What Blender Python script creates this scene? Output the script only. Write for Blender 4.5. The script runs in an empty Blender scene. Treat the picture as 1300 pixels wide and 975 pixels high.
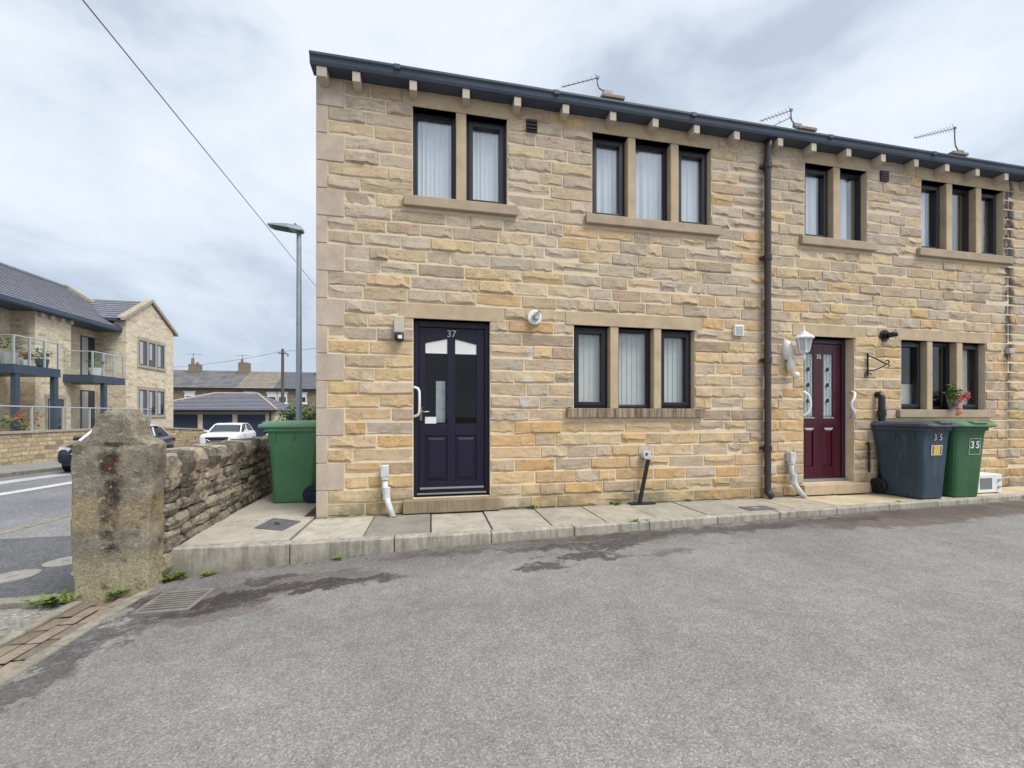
import bpy, bmesh, math, random
from mathutils import Vector, Matrix, noise as mnoise

# ------------------------------------------------------------------ camera, world, sun, exposure
scene = bpy.context.scene
COL = scene.collection
R = math.radians
random.seed(11)

CAM = (1.2386, -4.8174, 1.14)
YAW = R(11.204)
cam = bpy.data.cameras.new('camera')
camo = bpy.data.objects.new('camera', cam)
COL.objects.link(camo)
camo.location = CAM
camo.rotation_euler = (R(90), 0, -YAW)
cam.sensor_width = 36.0
cam.lens = 36.0 * 515.0 / 1300.0
cam.shift_y = 40.5 / 1300.0
cam.clip_start = 0.05
cam.clip_end = 3000
scene.camera = camo
scene.render.resolution_x, scene.render.resolution_y = 1024, 768
try:
    scene.cycles.use_denoising = True
    scene.cycles.max_bounces = 6
    scene.cycles.transparent_max_bounces = 12
    scene.cycles.caustics_reflective = False
    scene.cycles.caustics_refractive = False
except Exception:
    pass
scene.view_settings.view_transform = 'Standard'
scene.view_settings.look = 'None'
scene.view_settings.exposure = 1.31
scene.view_settings.gamma = 1.0

SUN_EL, SUN_AZ = R(57), R(134)       # azimuth clockwise from +Y (behind the camera, to its right)
world = bpy.data.worlds.new('World')
scene.world = world
world.use_nodes = True
wn, wl = world.node_tree.nodes, world.node_tree.links
wn.clear()
w_out = wn.new('ShaderNodeOutputWorld')
w_bg = wn.new('ShaderNodeBackground')
w_bg.inputs['Strength'].default_value = 0.1
sky = wn.new('ShaderNodeTexSky')
sky.sky_type = 'NISHITA'
sky.sun_disc = False
sky.sun_elevation = SUN_EL
sky.sun_rotation = SUN_AZ
w_tc = wn.new('ShaderNodeTexCoord')
w_map = wn.new('ShaderNodeMapping')
w_map.inputs['Scale'].default_value = (1.0, 1.0, 1.9)
w_map.inputs['Location'].default_value = (3.1, 1.7, 0.4)
wl.new(w_tc.outputs['Generated'], w_map.inputs['Vector'])
w_n1 = wn.new('ShaderNodeTexNoise')
w_n1.inputs['Scale'].default_value = 2.2
w_n1.inputs['Detail'].default_value = 7
w_n1.inputs['Roughness'].default_value = 0.53
w_n1.inputs['Distortion'].default_value = 0.25
wl.new(w_map.outputs[0], w_n1.inputs['Vector'])
w_r = wn.new('ShaderNodeValToRGB')
cr = w_r.color_ramp
cr.elements[0].position = 0.36
cr.elements[0].color = (0.222, 0.254, 0.302, 1)
cr.elements[1].position = 0.60
cr.elements[1].color = (0.368, 0.388, 0.412, 1)
e = cr.elements.new(0.47)
e.color = (0.315, 0.345, 0.385, 1)
wl.new(w_n1.outputs['Fac'], w_r.inputs['Fac'])
w_mul = wn.new('ShaderNodeVectorMath')
w_mul.operation = 'SCALE'
w_mul.inputs['Scale'].default_value = 10.0
wl.new(w_r.outputs['Color'], w_mul.inputs[0])
w_mix = wn.new('ShaderNodeMix')
w_mix.data_type = 'RGBA'
w_mix.inputs[0].default_value = 0.93
wl.new(sky.outputs['Color'], w_mix.inputs[6])
wl.new(w_mul.outputs[0], w_mix.inputs[7])
wl.new(w_mix.outputs[2], w_bg.inputs['Color'])
wl.new(w_bg.outputs[0], w_out.inputs['Surface'])

sl = bpy.data.lights.new('sun', 'SUN')
sl.energy = 1.5
sl.angle = R(32)
sl.color = (1.0, 0.965, 0.91)
so = bpy.data.objects.new('sun', sl)
COL.objects.link(so)
sd = Vector((math.sin(SUN_AZ) * math.cos(SUN_EL), math.cos(SUN_AZ) * math.cos(SUN_EL), math.sin(SUN_EL)))
so.rotation_euler = sd.to_track_quat('Z', 'Y').to_euler()

# ------------------------------------------------------------------ material helpers
def lin(r, g, b):
    f = lambda c: c / 12.92 if c <= 0.04045 else ((c + 0.055) / 1.055) ** 2.4
    return (f(r / 255), f(g / 255), f(b / 255), 1.0)

class NT:
    def __init__(s, name):
        s.m = bpy.data.materials.new(name)
        s.m.use_nodes = True
        s.n, s.l = s.m.node_tree.nodes, s.m.node_tree.links
        s.b = s.n['Principled BSDF']
        s._pos = None
    def new(s, t): return s.n.new(t)
    def put(s, sock, v):
        if v is None: return
        if hasattr(v, 'is_output'): s.l.new(v, sock)
        else: sock.default_value = v
    def pos(s):
        if s._pos is None: s._pos = s.new('ShaderNodeNewGeometry')
        return s._pos.outputs['Position']
    def normal(s):
        s.pos(); return s._pos.outputs['Normal']
    def objco(s): return s.new('ShaderNodeTexCoord').outputs['Object']
    def scaled(s, v, sc, loc=(0, 0, 0)):
        m = s.new('ShaderNodeMapping'); s.put(m.inputs['Vector'], v)
        m.inputs['Scale'].default_value = sc; m.inputs['Location'].default_value = loc
        return m.outputs[0]
    def noise(s, v, scale, detail=4, rough=0.55, dist=0.0):
        t = s.new('ShaderNodeTexNoise'); s.put(t.inputs['Vector'], v)
        t.inputs['Scale'].default_value = scale; t.inputs['Detail'].default_value = detail
        t.inputs['Roughness'].default_value = rough; t.inputs['Distortion'].default_value = dist
        return t.outputs['Fac']
    def voro(s, v, scale, out='Color'):
        t = s.new('ShaderNodeTexVoronoi'); s.put(t.inputs['Vector'], v)
        t.inputs['Scale'].default_value = scale
        return t.outputs[out]
    def ramp(s, f, pts):
        r = s.new('ShaderNodeValToRGB'); s.put(r.inputs['Fac'], f); c = r.color_ramp
        while len(c.elements) < len(pts): c.elements.new(0.5)
        for el, (p, v) in zip(c.elements, pts):
            el.position = p; el.color = v if isinstance(v, tuple) else (v, v, v, 1)
        return r.outputs['Color']
    def mix(s, f, a, b, blend='MIX'):
        m = s.new('ShaderNodeMix'); m.data_type = 'RGBA'; m.blend_type = blend
        s.put(m.inputs[0], f); s.put(m.inputs[6], a); s.put(m.inputs[7], b)
        return m.outputs[2]
    def math(s, op, a, b=None, c=None):
        m = s.new('ShaderNodeMath'); m.operation = op
        s.put(m.inputs[0], a)
        if b is not None: s.put(m.inputs[1], b)
        if c is not None: s.put(m.inputs[2], c)
        return m.outputs[0]
    def xyz(s, v=None):
        m = s.new('ShaderNodeSeparateXYZ'); s.put(m.inputs[0], v if v is not None else s.pos())
        return m.outputs
    def comb(s, x, y, z):
        m = s.new('ShaderNodeCombineXYZ')
        for i, v in enumerate((x, y, z)): s.put(m.inputs[i], v)
        return m.outputs[0]
    def rng(s, v, a, b, c=0.0, d=1.0):
        m = s.new('ShaderNodeMapRange'); m.interpolation_type = 'SMOOTHSTEP'
        s.put(m.inputs[0], v)
        for i, k in enumerate((a, b, c, d)): m.inputs[i + 1].default_value = k
        return m.outputs[0]
    def bump(s, h, strength=0.3, dist=0.01):
        b = s.new('ShaderNodeBump'); s.put(b.inputs['Height'], h)
        b.inputs['Strength'].default_value = strength; b.inputs['Distance'].default_value = dist
        s.l.new(b.outputs[0], s.b.inputs['Normal'])
    def done(s, col=None, rough=0.8, spec=0.3, metal=0.0):
        s.put(s.b.inputs['Base Color'], col)
        s.put(s.b.inputs['Roughness'], rough)
        s.b.inputs['Specular IOR Level'].default_value = spec
        s.b.inputs['Metallic'].default_value = metal
        return s.m

def simple(name, col, rough=0.6, var=0.18, scale=5.0, bump=0.0, bscale=80, spec=0.3, metal=0.0, dirt=None):
    t = NT(name)
    p = t.objco() if False else t.pos()
    f = t.noise(p, scale, 5, 0.6)
    lo = tuple(c * (1 - var) for c in col[:3]) + (1,)
    hi = tuple(min(1, c * (1 + var)) for c in col[:3]) + (1,)
    c = t.ramp(f, [(0.3, lo), (0.7, hi)])
    if dirt:
        d = t.ramp(t.noise(p, scale * 2.7, 6, 0.7), [(0.52, 0.0), (0.72, 0.7)])
        c = t.mix(d, c, dirt)
    if bump: t.bump(t.noise(p, bscale, 4, 0.6), bump, 0.004)
    return t.done(c, rough, spec, metal)

M = {}

def stone_mat(name, source, const=None):
    t = NT(name)
    p = t.pos(); x, y, z = t.xyz()
    if source == 'obj':
        oi = t.new('ShaderNodeObjectInfo'); base = oi.outputs['Color']
    elif source == 'col':
        a = t.new('ShaderNodeVertexColor'); a.layer_name = 'Col'; base = a.outputs['Color']
    else:
        base = const
    fine = t.ramp(t.noise(p, 45, 6, 0.7), [(0.25, 0.82), (0.75, 1.14)])
    c = t.mix(1.0, base, fine, 'MULTIPLY')
    bed = t.ramp(t.noise(t.scaled(p, (3.0, 3.0, 14.0)), 1.6, 5, 0.6, 0.6), [(0.35, 0.78), (0.66, 1.16)])
    c = t.mix(0.5, c, bed, 'MULTIPLY')
    warm = t.ramp(t.noise(p, 6.5, 5, 0.6, 0.8), [(0.46, 0.0), (0.66, 0.75)])
    warm = t.math('MULTIPLY', warm, t.rng(z, 1.0, 3.2, 0.9, 0.30))
    c = t.mix(warm, c, t.mix(1.0, c, (1.05, 0.90, 0.68, 1), 'MULTIPLY'))
    cool = t.ramp(t.noise(t.scaled(p, (1, 1, 1), (5, 2, 9)), 5.0, 5, 0.65, 0.5), [(0.50, 0.0), (0.68, 0.6)])
    c = t.mix(cool, c, t.mix(1.0, c, (0.80, 0.82, 0.86, 1), 'MULTIPLY'))
    grime = t.ramp(t.noise(p, 11, 6, 0.75), [(0.60, 0.0), (0.76, 0.35)])
    c = t.mix(grime, c, (0.2, 0.17, 0.14, 1))
    # thin weathered bedding cracks, denser on some blocks than others
    ck = t.math('ABSOLUTE', t.math('SUBTRACT', t.noise(t.scaled(p, (5.0, 5.0, 15.0)), 1.0, 6, 0.62, 0.7), 0.5))
    ck = t.math('MULTIPLY', t.rng(ck, 0.0, 0.016, 0.75, 0.0), t.ramp(t.noise(p, 3.1, 3, 0.5), [(0.44, 0.0), (0.56, 1.0)]))
    c = t.mix(ck, c, t.mix(1.0, c, (0.36, 0.32, 0.29, 1), 'MULTIPLY'))
    # lichen bloom (pale) right of the first door, algae at the wall foot, soot run at the party line
    bloom = t.math('MULTIPLY', t.rng(t.math('ABSOLUTE', t.math('SUBTRACT', x, 2.42)), 0.05, 0.34, 1, 0), t.rng(t.math('ABSOLUTE', t.math('SUBTRACT', z, 1.6)), 0.2, 0.6, 1, 0))
    bloom = t.math('MULTIPLY', bloom, t.ramp(t.noise(p, 8, 4, 0.6), [(0.5, 0.0), (0.64, 0.8)]))
    c = t.mix(bloom, c, (0.52, 0.52, 0.54, 1))
    alg = t.math('MULTIPLY', t.rng(z, 0.05, 0.42, 1, 0), t.ramp(t.noise(p, 3.2, 5, 0.65), [(0.36, 0.0), (0.60, 0.75)]))
    c = t.mix(alg, c, (0.19, 0.175, 0.10, 1))
    wob = t.math('ADD', x, t.math('MULTIPLY', t.math('SUBTRACT', t.noise(p, 5, 5, 0.7), 0.5), 0.42))
    soot = t.math('MULTIPLY', t.rng(t.math('ABSOLUTE', t.math('SUBTRACT', wob, 10.27)), 0.02, 0.15, 1, 0), t.rng(z, 0.9, 2.2, 0.35, 0.92))
    c = t.mix(soot, c, (0.055, 0.052, 0.055, 1))
    h = t.math('SUBTRACT', t.math('ADD', t.noise(p, 38, 6, 0.7), t.math('MULTIPLY', t.noise(p, 12, 3, 0.5), 0.8)), ck)
    t.bump(h, 0.45, 0.008)
    return t.done(c, 0.92, 0.12)

M['stone'] = stone_mat('sandstone', 'obj')
M['stone_col'] = stone_mat('sandstone_joined', 'col')

def dressed_mat(name, col, streak=0.0):
    t = NT(name); p = t.pos()
    c = t.mix(1.0, col, t.ramp(t.noise(p, 4, 5, 0.6), [(0.3, 0.84), (0.7, 1.12)]), 'MULTIPLY')
    c = t.mix(1.0, c, t.ramp(t.noise(p, 120, 3, 0.7), [(0.3, 0.88), (0.7, 1.1)]), 'MULTIPLY')
    g = t.ramp(t.noise(p, 2.3, 6, 0.7), [(0.55, 0.0), (0.78, 0.3)])
    c = t.mix(g, c, (0.2, 0.19, 0.17, 1))
    if streak:
        s = t.noise(t.scaled(p, (26, 26, 1.6)), 1.0, 5, 0.75)
        c = t.mix(t.ramp(s, [(0.42, 0.0), (0.62, streak)]), c, (0.055, 0.048, 0.042, 1))
    t.bump(t.noise(p, 130, 4, 0.6), 0.22, 0.004)
    return t.done(c, 0.9, 0.15)

M['quoin'] = dressed_mat('dressed_quoin', lin(188, 173, 157))
M['lintel'] = dressed_mat('dressed_lintel', lin(188, 169, 142))
M['sill'] = dressed_mat('sill_stone', lin(172, 156, 136))
M['sill_stained'] = dressed_mat('stained_sill_stone', lin(168, 150, 126), 0.85)
M['corbel'] = dressed_mat('corbel_stone', lin(190, 180, 165))
M['step'] = dressed_mat('step_stone', lin(150, 136, 112), 0.3)

def mortar_mat():
    t = NT('mortar'); p = t.pos(); z = t.xyz()[2]
    c = t.ramp(t.noise(p, 9, 5, 0.6), [(0.3, lin(208, 190, 163)), (0.7, lin(230, 212, 183))])
    alg = t.math('MULTIPLY', t.rng(z, 0.0, 0.35, 1, 0), t.noise(p, 5, 4, 0.6))
    c = t.mix(alg, c, (0.2, 0.18, 0.11, 1))
    up = t.rng(z, 1.5, 4.5, 0, 0.4)
    c = t.mix(up, c, lin(190, 177, 162))
    t.bump(t.noise(p, 120, 3, 0.6), 0.3, 0.004)
    return t.done(c, 0.95, 0.1)
M['mortar'] = mortar_mat()

def concrete_mat(name, col, stain=0.35, sc=1.0):
    t = NT(name); p = t.pos()
    c = t.mix(1.0, col, t.ramp(t.noise(p, 2.2 * sc, 6, 0.65), [(0.3, 0.78), (0.7, 1.12)]), 'MULTIPLY')
    c = t.mix(1.0, c, t.ramp(t.noise(p, 90, 4, 0.7), [(0.3, 0.82), (0.7, 1.14)]), 'MULTIPLY')
    g = t.ramp(t.noise(p, 6 * sc, 6, 0.75), [(0.52, 0.0), (0.72, stain)])
    c = t.mix(g, c, (0.10, 0.095, 0.075, 1))
    t.bump(t.noise(p, 110, 4, 0.6), 0.3, 0.005)
    return t.done(c, 0.92, 0.15)
def slab_mat():
    t = NT('paving_slab'); p = t.pos()
    oi = t.new('ShaderNodeObjectInfo')
    c = t.mix(1.0, oi.outputs['Color'], t.ramp(t.noise(p, 3.0, 6, 0.65), [(0.3, 0.76), (0.7, 1.14)]), 'MULTIPLY')
    c = t.mix(1.0, c, t.ramp(t.noise(p, 85, 4, 0.7), [(0.3, 0.8), (0.7, 1.15)]), 'MULTIPLY')
    g = t.ramp(t.noise(p, 8, 6, 0.75), [(0.52, 0.0), (0.72, 0.45)])
    c = t.mix(g, c, (0.12, 0.115, 0.09, 1))
    wl_ = t.math('MULTIPLY', t.rng(t.xyz()[1], -0.16, -0.02, 0.0, 0.6), t.noise(p, 7, 5, 0.7))
    c = t.mix(wl_, c, (0.10, 0.095, 0.06, 1))
    t.bump(t.noise(p, 110, 4, 0.6), 0.3, 0.005)
    return t.done(c, 0.92, 0.15)
M['slab'] = slab_mat()
M['concrete'] = concrete_mat('path_concrete', lin(176, 170, 158))
def kerb_mat():
    t = NT('kerb_stone'); p = t.pos(); x, y, z = t.xyz()
    c = t.mix(1.0, lin(176, 170, 158), t.ramp(t.noise(p, 5, 6, 0.65), [(0.3, 0.72), (0.7, 1.14)]), 'MULTIPLY')
    c = t.mix(1.0, c, t.ramp(t.noise(p, 95, 4, 0.7), [(0.3, 0.8), (0.7, 1.15)]), 'MULTIPLY')
    s = t.noise(t.scaled(p, (16, 16, 2.2)), 1.0, 6, 0.75)
    c = t.mix(t.ramp(s, [(0.44, 0.0), (0.66, 0.62)]), c, (0.10, 0.095, 0.075, 1))
    foot = t.math('MULTIPLY', t.rng(z, -0.22, 0.0, 0.75, 0.0), t.noise(p, 9, 5, 0.7))
    c = t.mix(foot, c, (0.09, 0.085, 0.05, 1))
    t.bump(t.noise(p, 100, 4, 0.6), 0.35, 0.006)
    return t.done(c, 0.92, 0.15)
M['kerb'] = kerb_mat()

def asphalt_mat(name, dark, light, patches=(), grit=250, brown=(), soft=()):
    t = NT(name); p = t.pos(); x, y, z = t.xyz()
    big = t.noise(p, 0.7, 6, 0.6)
    c = t.ramp(big, [(0.3, dark), (0.7, light)])
    grain = t.noise(p, grit, 2, 0.7)
    sp = t.voro(p, grit * 0.62)
    spv = t.new('ShaderNodeSeparateColor'); t.l.new(sp, spv.inputs[0])
    c = t.mix(1.0, c, t.ramp(spv.outputs[0], [(0.0, 0.66), (0.35, 0.94), (0.8, 1.07), (0.93, 1.42)]), 'MULTIPLY')
    c = t.mix(1.0, c, t.ramp(grain, [(0.3, 0.80), (0.7, 1.18)]), 'MULTIPLY')
    mid = t.ramp(t.noise(p, 9, 5, 0.6), [(0.3, 0.88), (0.7, 1.1)])
    c = t.mix(1.0, c, mid, 'MULTIPLY')
    nx = t.math('MULTIPLY', t.math('SUBTRACT', t.noise(p, 3.5, 6, 0.7), 0.5), 1.1)
    ny = t.math('MULTIPLY', t.math('SUBTRACT', t.noise(t.scaled(p, (1, 1, 1), (7, 3, 1)), 4.5, 6, 0.7), 0.5), 0.55)
    px, py = t.math('ADD', x, nx), t.math('ADD', y, ny)
    def mask(lst):
        acc = None
        for (cx, cy, rx, ry, st) in lst:
            d = t.new('ShaderNodeVectorMath'); d.operation = 'LENGTH'
            t.l.new(t.comb(t.math('DIVIDE', t.math('SUBTRACT', px, cx), rx), t.math('DIVIDE', t.math('SUBTRACT', py, cy), ry), 0.0), d.inputs[0])
            v = t.rng(d.outputs['Value'], 0.78, 1.08, st, 0.0)
            acc = v if acc is None else t.math('MAXIMUM', acc, v)
        return acc
    rough = 0.9
    for (y_a, y_b, k_) in soft:
        c = t.mix(t.math('MULTIPLY', t.rng(t.math('ADD', py, t.math('MULTIPLY', x, -0.042)), y_a, y_b, 0.0, k_), t.ramp(t.noise(p, 2.2, 5, .65), [(0.3, 0.25), (0.62, 1.0)])), c, t.mix(1.0, c, (0.55, 0.53, 0.52, 1), 'MULTIPLY'))
    if brown:
        c = t.mix(mask(brown), c, t.mix(1.0, c, (0.62, 0.52, 0.47, 1), 'MULTIPLY'))
    if patches:
        mk = t.math('MULTIPLY', mask(patches), t.ramp(t.noise(p, 14, 5, 0.7), [(0.30, 0.35), (0.5, 1.0)]))
        c = t.mix(mk, c, t.mix(1.0, c, (0.34, 0.33, 0.33, 1), 'MULTIPLY'))
    t.bump(t.math('ADD', grain, t.math('MULTIPLY', spv.outputs[0], 0.6)), 0.55, 0.006)
    return t.done(c, rough, 0.2)
M['drive'] = asphalt_mat('driveway_asphalt', lin(124, 122, 120), lin(145, 143, 141),
    patches=[(2.10, -1.66, 0.20, 0.07, .95), (2.5, -1.50, 0.36, 0.11, .95), (2.85, -1.33, 0.28, 0.09, .95), (2.6, -1.20, 0.9, 0.09, .75), (3.3, -1.55, 0.30, 0.06, .55),
             (-0.35, -1.62, 0.42, 0.17, .95), (0.05, -1.50, 0.5, 0.10, .95), (0.60, -1.56, 0.42, 0.08, .95), (0.0, -1.25, 0.30, 0.08, .7), (-0.72, -1.75, 0.16, 0.62, .85), (-0.82, -2.5, 0.12, 1.0, .75),
             (1.3, -1.15, 0.6, 0.06, .5), (4.0, -1.02, 1.5, 0.12, .55), (5.6, -0.98, 0.9, 0.12, .5), (4.1, -1.5, 0.12, 0.03, .6), (7.6, -1.95, 0.2, 0.04, .5), (8.9, -2.05, .14, .04, .5)],
    soft=[(-1.75, -1.15, .75)],
    brown=[(8.2, -0.95, 2.9, 0.30, .9), (6.4, -1.2, 1.2, 0.18, .8), (0.0, -1.45, 0.9, 0.22, .6), (-0.25, -1.8, 0.42, 0.12, .6), (3.0, -1.05, 2.2, 0.14, .5)])
M['road'] = asphalt_mat('street_asphalt', lin(112, 113, 116), lin(134, 135, 138), grit=130)
M['footway'] = asphalt_mat('footway_asphalt', lin(122, 122, 122), lin(150, 149, 147), grit=120)
M['footway_dark'] = asphalt_mat('footway_patch_asphalt', lin(92, 93, 96), lin(108, 109, 111), grit=120)
M['verge'] = asphalt_mat('verge_tarmac', lin(118, 114, 110), lin(150, 146, 140), grit=90)
M['earth'] = simple('ground_soil', lin(112, 112, 98), 0.95, 0.3, 0.5)
M['white_line'] = simple('road_paint', lin(196, 196, 196), 0.8, 0.2, 6, dirt=(0.3, 0.3, 0.3, 1))

def brick_mat(name, cols, mortar, bw=0.42, bh=0.15, msz=0.012):
    t = NT(name); x, y, z = t.xyz(); nx, ny, nz = t.xyz(t.normal())
    side = t.math('GREATER_THAN', t.math('ABSOLUTE', nx), 0.6)
    u = t.math('ADD', t.math('MULTIPLY', y, side), t.math('MULTIPLY', x, t.math('SUBTRACT', 1.0, side)))
    wob = t.math('MULTIPLY', t.noise(t.pos(), 2.6, 4), 0.10)
    u = t.math('ADD', u, t.math('MULTIPLY', t.noise(t.pos(), 2.1, 2), 0.35))
    v = t.comb(u, t.math('ADD', z, wob), 0.0)
    b = t.new('ShaderNodeTexBrick'); t.l.new(v, b.inputs['Vector'])
    b.inputs['Scale'].default_value = 1.0; b.inputs['Brick Width'].default_value = bw; b.inputs['Row Height'].default_value = bh
    b.inputs['Mortar Size'].default_value = msz; b.inputs['Mortar'].default_value = (0, 0, 0, 1)
    b.inputs['Color1'].default_value = (0, 0, 0, 1); b.inputs['Color2'].default_value = (1, 1, 1, 1); b.offset = 0.43
    b.squash = 1.0
    rgb = t.new('ShaderNodeSeparateColor'); t.l.new(b.outputs['Color'], rgb.inputs[0])
    n = len(cols)
    c = t.ramp(rgb.outputs[0], [(i / (n - 1), k) for i, k in enumerate(cols)])
    c = t.mix(1.0, c, t.ramp(t.noise(t.pos(), 7, 5, 0.7), [(0.3, 0.72), (0.7, 1.2)]), 'MULTIPLY')
    c = t.mix(b.outputs['Fac'], c, mortar)
    t.bump(t.math('SUBTRACT', t.noise(t.pos(), 9, 4), t.math('MULTIPLY', b.outputs['Fac'], 0.8)), 0.7, 0.03)
    return t.done(c, 0.92, 0.12)
M['far_stone'] = brick_mat('far_sandstone', [lin(204, 188, 164), lin(220, 204, 178), lin(210, 198, 178), lin(226, 212, 184), lin(184, 170, 150)], lin(222, 210, 190), 0.40, 0.13, 0.01)
M['parapet_stone'] = brick_mat('parapet_sandstone', [lin(172, 154, 126), lin(200, 180, 144), lin(186, 168, 140), lin(206, 188, 152), lin(146, 130, 112)], lin(150, 136, 114), 0.31, 0.15, 0.012)
M['old_stone'] = brick_mat('sooty_sandstone', [lin(118, 109, 98), lin(144, 132, 116), lin(130, 121, 109), lin(156, 143, 124)], lin(134, 124, 112), 0.4, 0.16, 0.012)  # lightened: distant haze put into the stone colour

def slate_mat(name, a, b, sc=4.0):
    t = NT(name); p = t.pos()
    c = t.ramp(t.noise(p, sc, 6, 0.7), [(0.3, a), (0.7, b)])
    c = t.mix(1.0, c, t.ramp(t.noise(t.scaled(p, (3, 3, 9)), 3, 5, 0.7), [(0.3, 0.75), (0.7, 1.2)]), 'MULTIPLY')
    return t.done(c, 0.8, 0.25)
M['slate_blue'] = slate_mat('concrete_tile', lin(106, 108, 118), lin(130, 132, 141))  # this and the next far roof colours lightened to carry distant haze
M['slate_dark'] = slate_mat('old_slate', lin(94, 97, 106), lin(118, 120, 128))
M['slate_brown'] = slate_mat('stone_slate', lin(122, 116, 110), lin(160, 151, 138), 2.0)
M['slate_stain'] = slate_mat('weathered_slate', lin(92, 97, 108), lin(142, 136, 129), 1.2)
M['roof37'] = slate_mat('house_roof_slate', lin(80, 76, 74), lin(110, 104, 98))
M['verge_stone'] = dressed_mat('verge_coping', lin(170, 160, 145))
M['gutter'] = simple('dark_timber_gutter', (0.058, 0.074, 0.108, 1), 0.5, 0.15, 3)  # blue lift puts lens flare haze into the gutter colour
M['upvc_dark'] = simple('dark_window_frame', (0.011, 0.010, 0.016, 1), 0.4, 0.1, 6, spec=0.5)
M['door_navy'] = simple('navy_door_paint', (0.011, 0.008, 0.025, 1), 0.42, 0.12, 5, spec=0.35)
M['door_red'] = simple('maroon_door_paint', (0.055, 0.004, 0.015, 1), 0.28, 0.12, 5, spec=0.5)
M['frame_plum'] = simple('plum_frame', (0.030, 0.014, 0.036, 1), 0.3, 0.12, 5, spec=0.5)
M['white'] = simple('white_plastic', lin(228, 228, 226), 0.4, 0.05, 4, spec=0.45)
M['white_dirty'] = simple('weathered_white_plastic', lin(206, 206, 206), 0.5, 0.15, 6, dirt=(0.25, 0.25, 0.24, 1))
M['cream'] = simple('cream_plastic', lin(186, 182, 166), 0.5, 0.08, 6)
M['black'] = simple('black_plastic', (0.012, 0.013, 0.016, 1), 0.4, 0.1, 5, spec=0.5)
M['iron'] = simple('wrought_iron', (0.025, 0.016, 0.016, 1), 0.55, 0.2, 20)
M['pipe_brown'] = simple('brown_downpipe', (0.042, 0.028, 0.030, 1), 0.38, 0.15, 3, spec=0.5)
M['vent_brown'] = simple('brown_vent', (0.055, 0.038, 0.045, 1), 0.55, 0.1, 8)
M['brass'] = simple('tarnished_brass', lin(150, 120, 100), 0.4, 0.1, 20, metal=0.7)
M['silver'] = simple('aluminium', lin(170, 172, 176), 0.35, 0.08, 20, metal=0.8)
M['steel'] = simple('galvanised_steel', lin(134, 144, 152), 0.5, 0.1, 3, metal=0.3)
M['steel_blue'] = simple('blue_grey_steel', lin(64, 76, 92), 0.45, 0.1, 3)
M['alu_wire'] = simple('aerial_metal', lin(120, 122, 130), 0.5, 0.1, 10, metal=0.4)
M['iron_cover'] = simple('cast_iron_cover', lin(96, 96, 98), 0.7, 0.25, 12, bump=0.5, bscale=120)
M['cover_conc'] = simple('filled_cover', lin(144, 141, 136), 0.85, 0.25, 12, bump=0.4)
M['grate'] = simple('rusty_grate', lin(118, 114, 109), 0.75, 0.25, 12, bump=0.3)
M['unlit_fill'] = simple('unlit_black', (0.02, 0.02, 0.02, 1), 0.9)  # near-black, holds the shade of unlit depth in its colour
M['curtain'] = simple('net_curtain', lin(240, 242, 243), 0.9, 0.03, 9)
M['curtain_warm'] = simple('lined_curtain', lin(200, 198, 184), 0.9, 0.08, 9)
M['blind'] = simple('vertical_blind', lin(212, 212, 206), 0.8, 0.06, 7)
M['room'] = simple('dim_room', lin(110, 106, 104), 0.9, 0.1, 2)
M['chimney_stone'] = brick_mat('chimney_masonry', [lin(120, 112, 102), lin(146, 134, 118), lin(132, 122, 108)], lin(130, 122, 110), 0.3, 0.14)
M['pot'] = simple('clay_pot', lin(130, 112, 98), 0.8, 0.2, 6)
M['cable'] = simple('overhead_cable', (0.12, 0.12, 0.13, 1), 0.7)
M['wood_pole'] = simple('tarred_wood', lin(96, 84, 76), 0.85, 0.2, 3)
M['garage_door'] = simple('navy_garage_door', (0.035, 0.055, 0.095, 1), 0.4, 0.08, 2)
M['render_white'] = simple('white_trim', lin(222, 222, 220), 0.6, 0.06, 3)
M['tile_terr'] = simple('terrace_paving', lin(160, 150, 134), 0.85, 0.2, 3)
M['rail_steel'] = simple('stainless_rail', lin(196, 198, 202), 0.3, 0.05, 8, metal=0.6)
M['tyre'] = simple('tyre_rubber', (0.015, 0.015, 0.016, 1), 0.75, 0.2, 9)
M['wheel_blue'] = simple('bin_wheel_blue', (0.012, 0.022, 0.048, 1), 0.5, 0.2, 9)
M['car_white'] = simple('white_car_paint', lin(222, 224, 228), 0.18, 0.03, 3, spec=0.6)
M['car_navy'] = simple('navy_car_paint', (0.008, 0.014, 0.032, 1), 0.14, 0.05, 3, spec=0.7)
M['car_glass'] = simple('dark_car_glass', (0.03, 0.04, 0.048, 1), 0.05, 0.05, 3, spec=0.9)
M['lamp_glass'] = simple('headlamp_lens', lin(190, 196, 204), 0.1, 0.1, 10, spec=0.8)
M['tail_red'] = simple('tail_lamp', (0.25, 0.01, 0.012, 1), 0.2)
M['yellow_paint'] = simple('yellow_sticker', lin(222, 178, 84), 0.6, 0.06, 20)
M['pink'] = simple('pink_petal', lin(222, 92, 112), 0.7, 0.3, 60)
M['red_petal'] = simple('red_petal', lin(196, 44, 52), 0.7, 0.3, 40)
M['pale_petal'] = simple('pale_petal', lin(222, 212, 196), 0.7, 0.1, 40)
M['pot_grey'] = simple('grey_plastic_pot', lin(176, 176, 180), 0.5, 0.1, 10)
M['microwave_win'] = simple('microwave_window', lin(120, 124, 124), 0.25, 0.1, 40, spec=0.6)
M['gravel'] = asphalt_mat('gravel_mix', lin(110, 98, 80), lin(150, 136, 112), grit=60)
M['debris'] = simple('leaf_litter', lin(122, 98, 74), 0.95, 0.5, 60)

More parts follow.
